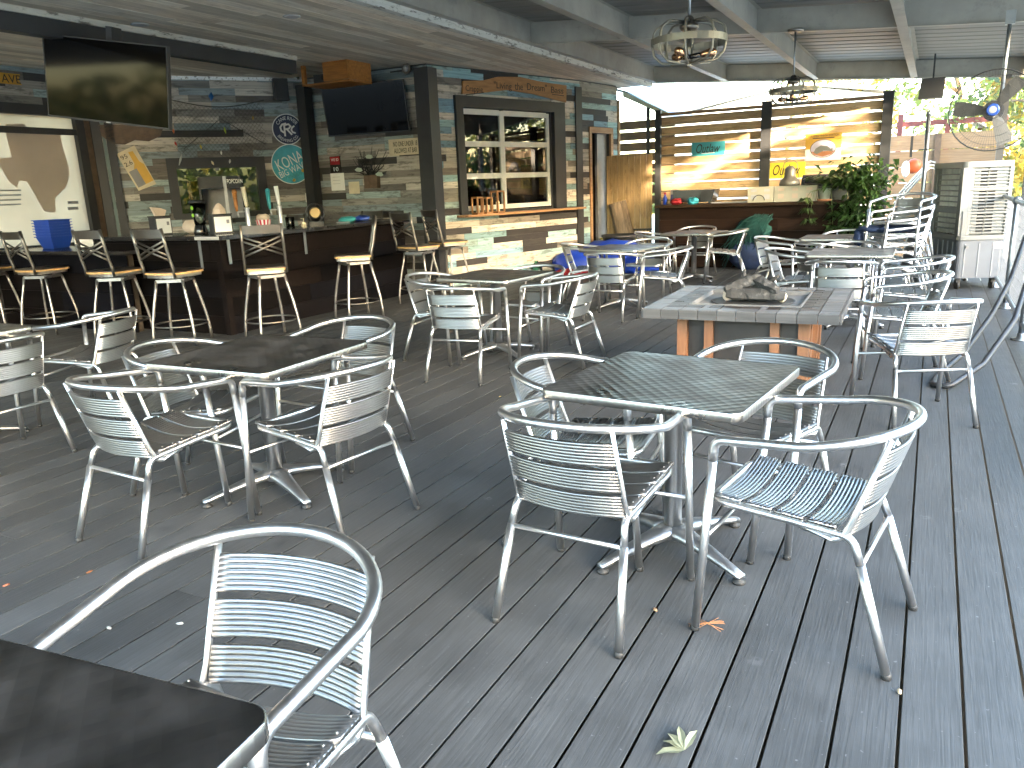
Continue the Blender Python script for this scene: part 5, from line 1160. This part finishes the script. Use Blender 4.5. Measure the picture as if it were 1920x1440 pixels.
for s in range(4):
    M=Matrix.Rotation(R(90*s),4,'Z'); w_=bw-.0705
    b.box((-w_,-bw+.004,.515),(w_,-bw+.04,.557),M); b.box((-w_,-bw+.004,.02),(w_,-bw+.04,.08),M); b.box((-.25,-bw+.003,.081),(-.19,-bw+.04,.514),M); b.box((.19,-bw+.003,.081),(.25,-bw+.04,.514),M)
b.obj('cedar_frame',M_cedar,ft)
b=B()
for s in range(4): M=Matrix.Rotation(R(90*s),4,'Z'); b.box((-.368,-bw+.045,.05),(.368,-bw+.055,.54),M)
b.obj('dark_panels',plain('dark_copper_panel',(.016,.012,.010),.6,var=.5,scale=6),ft)
# ------------------------------------------------------------------ air cooler
ct=thing('air_cooler','tall cream and grey evaporative air cooler on castors','air cooler',(.30,11.05,0),R(20))
WX,DY=.58,.98
b=B(); b.rbox((.015,.015,.14),(WX-.015,DY-.015,.60),.06); b.obj('water_tank',M_coolb,ct)
b=B()
for k in range(3): b.box((.10+.16*k,.008,.16),(.112+.16*k,.0149,.56))
for k in range(5): b.box((.008,.14+.15*k,.2),(.0149,.165+.15*k,.58))
b.obj('tank_ribs',M_coolg,ct)
b=B(); b.rbox((.0,.0,.605),(WX,DY,.66),.07); b.rbox((0,0,1.46),(WX,DY,1.53),.07); b.box((.02,DY-.1,.661),(WX-.02,DY-.03,1.459)); b.box((.0,.0,.661),(.09,.10,1.459)); b.box((.045,DY-.16,.661),(.09,DY-.03,1.459)); b.box((WX-.09,.1,.661),(WX-.02,DY-.1,1.459)); b.box((.10,.06,.661),(WX-.03,.09,1.459)); b.obj('housing',M_coolw,ct)
b=B(); b.box((.10,.02,.661),(.14,.059,1.459)); b.box((WX-.05,.02,.661),(WX-.01,.059,1.459)); b.box((.30,.04,.661),(.315,.059,1.459))
for k in range(20): z=.68+.039*k; b.box((.141,.012,z),(WX-.051,.05,z+.012))
for z in (.92,1.20): b.box((.09,.005,z),(WX-.005,.055,z+.02))
b.obj('front_louvre',M_coolw,ct)
b=B(); b.box((.145,.0595,.68),(WX-.055,.0598,1.45)); b.obj('intake_mesh',M_lgrey,ct)
b=B()
for k in range(19):
    z=.697+.039*k
    b.box((.22,.054,z),(.295,.059,z+.018)); b.box((.32,.054,z),(.40,.059,z+.018))
b.obj('intake_slots',M_foot,ct)
b=B()
for k in range(7): b.tube([(.085,.20+.10*k,.665),(.085,.20+.10*k,1.455)],.028,8)
b.obj('air_vanes',M_white,ct)
b=B()
for k in range(11): z=.72+.066*k; b.box((.03,.105,z),(.075,DY-.165,z+.014))
b.box((.02,.105,.93),(.05,DY-.165,.98)); b.obj('outlet_louvre',M_coolg,ct)
b=B(); b.box((-.004,.03,1.10),(-.0005,.07,1.16)); b.box((-.004,.03,1.2),(-.0005,.07,1.26)); b.obj('control_panel',M_grey,ct)
b=B(); b.tube([(.03,-.004,.95),(.035,-.012,.8),(.02,-.012,.5),(.0,-.012,.2)],.005,6); b.obj('power_cord',M_hose,ct)
b=B(); b.cbox((.12,.0,.52),(.03,.03,.03)); b.obj('drain_plug',M_coolw,ct); b=B(); b.box((WX-.16,.008,.50),(WX-.05,.0149,.57)); b.obj('rating_label',M_paper,ct)
for sx in (.08,WX-.1):
    for sy in (.08,DY-.1):
        b=B(); b.lathe([(.05,-.018),(.05,.018)],16,(0,0,0),Matrix.Translation((sx,sy,.05))@Matrix.Rotation(R(90),4,'Y')); b.cbox((sx,sy,.11),(.05,.06,.055)); b.obj('castor',M_foot,ct)
# pole, railing, roof posts, fan, hose, speaker
p=onY(1720,517,11.6); g=thing('steel_pole','thin galvanised pole standing left of the air cooler','pole',(-.11,11.6,0)); b=B(); b.tube([(0,0,0),(-.02,0,2.14)],.026,12); b.obj('tube',M_galv,g); b=B(); b.lathe([(.03,2.12),(.033,2.15),(.02,2.17)],12,(-.02,0,0)); b.obj('cap',M_galv,g)
b=B(); b.box((-.10,-.03,1.70),(.04,-.028,1.715)); b.obj('clip',M_foot,g)
XR=.765
t=thing('pipe_railing','galvanised pipe railing with wire mesh along the right edge of the deck','railing')
for y in (5.7,7.86,9.66,11.43,13.2,15.0):
    b=B(); b.tube([(XR,y,0),(XR,y,1.10)],.024,12); po=b.obj('post',M_galv,t); b=B(); b.lathe([(.075,0),(.075,.012),(.035,.02),(.032,.06)],16,(XR,y,0)); b.obj('base_flange',M_galv,po); b=B(); b.ball((XR,y,1.11),.046,2); b.obj('fitting',M_galv,po)
b=B(); b.tube([(XR,4,1.11),(XR,15.2,1.11)],.024,12); b.obj('top_rail',M_galv,t); b=B(); b.tube([(XR,4,.14),(XR,15.2,.14)],.020,10); b.obj('bottom_rail',M_galv,t)
b=B(); y=4.0
while y<15.2: b.box((XR+.03,y,.12),(XR+.033,y+.004,1.12)); y+=.05
for k in range(9): b.box((XR+.034,4,.14+.12*k),(XR+.037,15.2,.144+.12*k))
b.obj('mesh_panel',M_grey,t)
for y,lab in ((9.86,'tall bronze steel roof post at the right behind the black hose'),(14.8,'dark steel roof post behind the air cooler')):
    g=thing('roof_post',lab,'post',(XR+.10,y,0),0,'steel posts of the deck roof'); b=B(); b.box((-.05,-.05,0),(.05,.05,zr(XR+.1)-.001)); b.obj('shaft',M_black if y<10 else plain('bronze_steel',(.07,.06,.05),.5),g); b=B(); b.box((-.09,-.09,0),(.09,.09,.012)); b.obj('base_plate',M_galv,g)
g=thing('drum_fan','large wall fan with a wire guard and blue hub on a hanging bracket','fan',(.432,8.93,1.97),R(-4))
b=B(); zt=zr(.43)-1.97
b.tube([(.05,.16,.0),(.06,.16,zt)],.018,10); b.box((.02,.12,zt-.12),(.10,.2,zt-.002)); b.obj('bracket',M_galv,g)
b=B()
for r_ in (.08,.16,.24,.31,.365):
    b.tube([(r_*math.cos(R(a)),-.07+.10*(r_/.37)**2,r_*math.sin(R(a))) for a in range(0,360,12)],.0018 if r_<.36 else .006,4,closed=True)
for a in range(0,360,4): b.tube([(.05*math.cos(R(a)),-.07,.05*math.sin(R(a))),(.365*math.cos(R(a)),.03,.365*math.sin(R(a)))],.0012,3,cap=False)
b.obj('wire_guard',M_foot,g)
for k in range(3):
    a=R(120*k+50); d=Vector((math.cos(a),0,math.sin(a))); s_=Vector((-math.sin(a),0,math.cos(a))); b=B()
    P=[]; 
    for rr,w in ((.05,.035),(.15,.065),(.26,.085),(.33,.07)): P.append((d*rr-s_*w*.6+Vector((0,.02,0)),d*rr+s_*w+Vector((0,.07,0))))
    for (a0,a1),(c0,c1) in zip(P,P[1:]): b.quad([a0,a1,c1,c0]); b.quad([a0+Vector((0,.004,0)),c0+Vector((0,.004,0)),c1+Vector((0,.004,0)),a1+Vector((0,.004,0))])
    b.obj('blade',M_fanblade,g)
Mf=Matrix.Rotation(R(90),4,'X'); b=B(); b.lathe([(.055,.06),(.055,.085),(.045,.092)],24,(0,0,0),Mf); b.obj('hub_badge',M_ford,g); b=B(); b.lathe([(.032,.0925),(.030,.095)],20,(0,0,0),Mf@Matrix.Scale(1.0,4)); b.obj('badge_oval',M_grey,g); b=B(); b.lathe([(.09,-.20),(.09,-.06)],18,(0,0,0),Mf); b.obj('motor',M_black,g)
g=thing('cabinet_speaker','dark square speaker hung under the far edge of the steel roof','speaker',(-.12,12.0,2.47)); b=B(); b.plate([(-.155,-.12),(.13,-.125),(.14,.12),(-.13,.12)],-.12,.1); b.obj('case',M_black,g); b=B(); b.box((-.01,0,.1205),(.01,.02,zr(-.12)-2.47)); b.obj('bracket',M_black,g)
hz=[(.95,8.6,1.25),(.80,8.0,.95),(.72,7.3,.66),(.60,6.7,.36),(.40,6.2,.12),(.20,5.85,.03),(.10,5.9,.02),(.12,6.15,.02),(.30,6.6,.12),(.48,7.1,.33),(.62,7.6,.55),(.74,8.2,.85),(.93,8.9,1.2)]
g=thing('black_hose','thick black hose looping from the railing down to the deck','hose'); b=B(); b.tube(fillet(hz,.35,6),.020,10); b.obj('hose',M_hose,g)
g=thing('thin_cable','thin black cable trailing across the deck below the air cooler','cable'); b=B(); b.tube(fillet([(.55,9.9,.012),(.35,9.2,.012),(.2,8.7,.012),(.0,8.5,.012),(-.3,8.7,.012)],.3,5),.007,6); b.obj('cable',M_hose,g)
# ------------------------------------------------------------------ debris on the boards
def at0(px,py): return at(px,py,0)
p=at0(1283,1412); g=thing('dry_leaf','cluster of dry pale green leaves at the bottom right of the deck','leaf',(p.x,p.y,.004),R(20)); b=B(); r=random.Random(2)
for a,L,w in ((200,.08,.060),(95,.09,.045),(125,.07,.05),(62,.085,.04),(155,.06,.045)):
    b.col((.25,.26,.17)); d=Vector((math.cos(R(a)),math.sin(R(a)),0)); s_=Vector((-d.y,d.x,0)); o=Vector((0,0,.004)); pts=[(0,0,.0),(.3,.5,.010),(.65,.45,.016),(1,0,.012)]
    up_=[o+d*L*t_+s_*w*q_*.5+Vector((0,0,z_)) for t_,q_,z_ in pts]; lo_=[o+d*L*t_-s_*w*q_*.5+Vector((0,0,z_*.6)) for t_,q_,z_ in pts[1:3]]
    ct_=[o+d*L*t_+Vector((0,0,z_*.4)) for t_,q_,z_ in pts]
    vv=[b.bm.verts.new(q_) for q_ in (ct_[0],up_[1],up_[2],ct_[3],lo_[1],lo_[0],ct_[1],ct_[2])]
    b._fin([b.bm.faces.new([vv[i] for i in f]) for f in ((0,1,6),(1,2,7,6),(2,3,7),(3,4,7),(4,5,6,7),(5,0,6))])
b.obj('leaves',M_plantleaf,g)
p=at0(1325,1172); g=thing('pine_needles','few brown pine needles beside a chair foot','pine needles',(p.x,p.y,.003)); b=B(); r=random.Random(3)
for k in range(7): a=r.uniform(-.5,.6)+(.9 if k<3 else 0); b.tube([(-.06*math.cos(a),-.06*math.sin(a),.002),(0,r.uniform(-.006,.006),.005),(.06*math.cos(a),.06*math.sin(a),.002)],.0012,4)
b.obj('needles',plain('brown_needles',(.30,.13,.05),.7),g)
for px,py,lab,c in ((1228,1146,'small brown leaf curled on the boards between the front chairs',(.30,.17,.09)),(938,745,'small tan leaf on the boards left of the front table',(.32,.24,.10)),(168,1075,'tiny orange leaf left of the nearest chair',(.35,.12,.04)),(12,1100,'reddish leaf at the left edge of the deck',(.30,.10,.05)),(1686,1300,'small tan peanut shell lying in a gap between boards',(.45,.33,.20)),(1053,670,'small tan leaf beneath the chairs of the middle table',(.30,.22,.10)),(205,1290-110,'pale paper shred near the nearest armchair',(.30,.29,.26)),(338,1172,'white paper shred inside the nearest armchair',(.36,.36,.35))):
    p=at0(px,py); g=thing('leaf_scrap' if 'leaf' in lab else 'litter_scrap',lab,'leaf' if 'leaf' in lab else 'litter',(p.x,p.y,.003),R((px*7)%180)); b=B(); b.col(c); b.ball((0,0,.004),.012,1,(1.3,.6,.35),.15,random.Random(px)); b.obj('piece',plain('scrap_%d'%px,c,.8),g)
# ------------------------------------------------------------------ outside
def tree(label,x,y,h,rad,n,seed,pal,trunk=.12,base=-.6,crown0=.3,name='leafy_tree',grp='trees beside the deck',ls=.16):
    t=thing(name,label,'tree',(x,y,base),0,grp); r=random.Random(seed)
    b=B(); top=h*.75; pts=[(0,0,0)]
    for k in range(1,6): pts.append((r.uniform(-.12,.12)*k*.5,r.uniform(-.12,.12)*k*.5,top*k/5))
    b.tube(pts,[trunk*(1-.14*k) for k in range(6)],8)
    tips=[]
    for k in range(11):
        j=r.randrange(2,6); p=Vector(pts[j]); a=r.uniform(0,2*PI); L=rad*r.uniform(.5,.95); e=p+Vector((math.cos(a)*L,math.sin(a)*L,r.uniform(.1,.5)*L)); m=(p+e)/2+Vector((0,0,.12*L)); b.tube([p,m,e],[trunk*.42,trunk*.26,trunk*.08],5); tips+=[e,m]
    b.obj('trunk',M_bark,t)
    b=B(); cl=[]
    for k in range(46):
        q=r.choice(tips) if r.random()<.6 else None
        if q is None:
            a=r.uniform(0,2*PI); ph=r.uniform(-.9,1.2); q=Vector((math.cos(a)*math.cos(ph)*rad*.85,math.sin(a)*math.cos(ph)*rad*.85,h*(crown0+(1-crown0)*.5)+math.sin(ph)*h*(1-crown0)*.45))
        cl.append((q+Vector((r.gauss(0,.2),r.gauss(0,.2),r.gauss(0,.2))),r.uniform(.25,.62)*rad*.55,r.choice(pal),r.uniform(.65,1.3)))
    for k in range(n):
        c,s_,col,kk=r.choice(cl); p=c+Vector((r.gauss(0,.5),r.gauss(0,.5),r.gauss(0,.42)))*s_
        k2=kk*r.uniform(.7,1.3); b.col([v*k2 for v in col]); nrm=Vector((r.gauss(0,1),r.gauss(0,1),r.gauss(.4,1))).normalized(); u=nrm.orthogonal().normalized(); u=Quaternion(nrm,r.uniform(0,6.28))@u; v=nrm.cross(u); L=ls*r.uniform(.6,1.3)
        b.quad([p-u*L*.5,p-v*L*.28,p+u*L*.5,p+v*L*.28])
    b.obj('crown',M_leaf,t)
YEL=[(.24,.20,.03),(.20,.19,.035),(.28,.20,.03),(.13,.15,.03)]; GRN=[(.07,.12,.03),(.09,.13,.03),(.12,.15,.035),(.05,.09,.025)]; DGR=[(.035,.06,.02),(.05,.08,.025),(.06,.08,.02)]
tree('yellow green tree lit by the sun just right of the slatted fence',.3,21.5,6.2,2.0,5200,1,YEL)
tree('broad green tree behind the hanging wall fan',2.2,19.0,6.4,2.3,5600,2,GRN+YEL[:1])
tree('green tree beyond the railing at the right edge',2.9,15.2,5.2,1.9,4600,3,GRN)
tree('tall yellowing tree rising above the white roof behind the fence',-4.6,30,8.0,2.4,2600,4,YEL+GRN)
tree('dark green tree farther behind the air cooler',1.4,27,6.5,2.6,3800,5,GRN+DGR)
for k,(x,y,h,rad) in enumerate(((9.0,15.0,6.4,2.8),(12.5,8.6,6.4,2.2),(8.2,21.0,7.0,3.2))):
    tree(['spreading tree right of the far railing','slender tree in the gap to the right of the deck','tall tree beyond the right end of the deck'][k],x,y,h,rad,(5200,4200,5200)[k],20+k,GRN+DGR if k!=0 else YEL+GRN,ls=.26,crown0=.22)
def hedge(label,x,y0,y1,h,seed):  # added out of view: solid core in a leaf shell keeps sun off the deck
    t=thing('sun_block_hedge',label,'hedge',(0,0,0),0,'unseen hedges added to block the low sun'); r=random.Random(seed)
    b=B(); b.col((.03,.045,.02)); y=y0
    while y<y1: e=min(y+1.2,y1); b.box((x-.5,y,-.6),(x+.5,e,h-.5+r.uniform(-.25,.15))); y=e
    b.obj('blocker_core',M_bark,t)
    b=B()
    for k in range(int((y1-y0)*h*42)):
        c=r.choice(GRN+DGR); k_=r.uniform(.7,1.3); b.col([v*k_ for v in c]); u_=r.random(); p=Vector((x-.6+r.gauss(0,.2),r.uniform(y0,y1),r.uniform(-.5,h))) if u_<.7 else Vector((x+r.uniform(-.7,.7),r.uniform(y0,y1),h-.5+r.uniform(-.2,.5)))
        nr=Vector((r.gauss(0,1),r.gauss(0,1),r.gauss(0,1))).normalized(); u=nr.orthogonal().normalized()*.2; v=nr.cross(u)*.6; b.quad([p-u,p-v,p+u,p+v])
    b.obj('blocker_leaves',M_leaf,t)
hedge('long tall unseen hedge added at far right to block the sun',20,-26,3.2,6.2,1); hedge('lower unseen hedge added beside the long one to shade the counter',20.4,3.25,9,5.1,2)
b=B(); r=random.Random(77)
for k in range(26000):
    a=r.uniform(-PI,PI); d=r.uniform(44,56); dim=.35 if 1.0<a<2.3 else 1; h=abs(r.gauss(0,1))*(4.2+1.5*math.sin(5*a)) if (math.sin(a)>-.35 and not -.4<a-.55<.5) else r.random()**1.2*9*(.75+.25*math.sin(7*a)); c=r.choice(GRN+DGR+YEL[:1]); k_=r.uniform(.7,1.3); b.col([v*k_ for v in c]); p=Vector((math.cos(a)*d,8+math.sin(a)*d,-.6+h*dim)); u=Vector((r.gauss(0,1),r.gauss(0,1),r.gauss(0,1))).normalized()*.42; v=u.orthogonal().normalized()*.26; b.quad([p-u,p-v,p+u,p+v])
tag(b.obj('distant_woods',M_leaf),kind='stuff')
t=thing('white_roofed_building','pale building with a white gable roof behind the slatted fence','building',(0,30,0))
b=B(); b.box((-8.8,0,-.6),(-.8,9,3.6)); b.obj('wall',M_lgrey,t); b=B(); b.plate([(-9.4,3.75),(-4.6,4.50),(-4.6,4.58),(-9.4,3.83)],-.4,9.4); b.plate([(-4.6,4.50),(-.2,3.85),(-.2,3.93),(-4.6,4.58)],-.4,9.4); b.obj('roof',M_wroof,t); b=B(); b.plate([(-8.8,3.6),(-.8,3.6),(-.8,3.8),(-4.6,4.49),(-8.8,3.75)],0,.05); b.obj('gable',M_white,t)
t=thing('board_fence','horizontal brown board fence beyond the right fence post','fence'); b=B(); z=-.5; r=random.Random(8)
while z<2.0: k=r.uniform(.8,1.2); b.col([v*k for v in (.26,.17,.10)]); b.box((-.9,17.0,z),(1.0,17.03,z+.28)); z+=.29
b.obj('boards',M_pine,t); b=B(); b.box((-.05,16.93,-.5),(.05,16.99,2.1)); b.obj('post',M_bronze,t)
t=thing('red_pergola','dark red timber frame behind the yellow tree','pergola',(0,19,0)); b=B(); b.box((-.8,0,2.35),(1.2,.06,2.45)); b.box((-.78,-.05,-.6),(-.68,-.001,2.6)); b.box((.1,-.05,-.6),(.2,-.001,2.4)); b.obj('timbers',M_redp,t)
t=thing('blue_shed','small blue grey sided shed behind the air cooler','shed',(0,22,0)); b=B(); b.box((.05,0,-.6),(1.5,2,2.0)); b.obj('wall',M_bluewall,t); b=B(); b.plate([(-.1,1.95),(.75,2.5),(1.65,1.95),(1.65,2.03),(.75,2.58),(-.1,2.03)],-.15,2.1); b.obj('roof',M_lgrey,t); b=B(); 
for k in range(4): b.box((.95+.09*k,-.03,.9),(.98+.09*k,-.001,1.9))
b.obj('white_pickets',M_paper,t)
p=onY(1706,312,15.6); t=thing('life_jacket','orange and white float hung on the pole beside the fence','float',(p.x,15.6,p.z)); b=B(); b.ball((.06,0,0),.13,2,(1,.5,1),.05,random.Random(1)); b.obj('shell',M_buoy,t); b=B(); b.ball((-.06,-.03,-.04),.10,2,(.7,.6,1.4),.05,random.Random(2)); b.obj('white_side',M_paper,t)
b=B(); b.box((-.02,-.0,.15),(.02,.02,.5)); b.obj('strap',M_black,t)
p=onY(1712,330,14.6); t=thing('folding_chair','silver tubular chair leaning upside down behind the chair stack','chair',(p.x,14.6,p.z-.5)); b=B()
for k in range(3): b.tube(fillet([(-.25,0,.0+.07*k),(.22,0,.62+.05*k),(.30,.3,.6+.05*k)],.08,4),.013,8)
b.tube([(-.18,0,-.5),(-.10,0,.35)],.014,8); b.tube([(.2,.2,-.5),(.15,.1,.7)],.014,8); b.obj('tubes',M_alu,t)
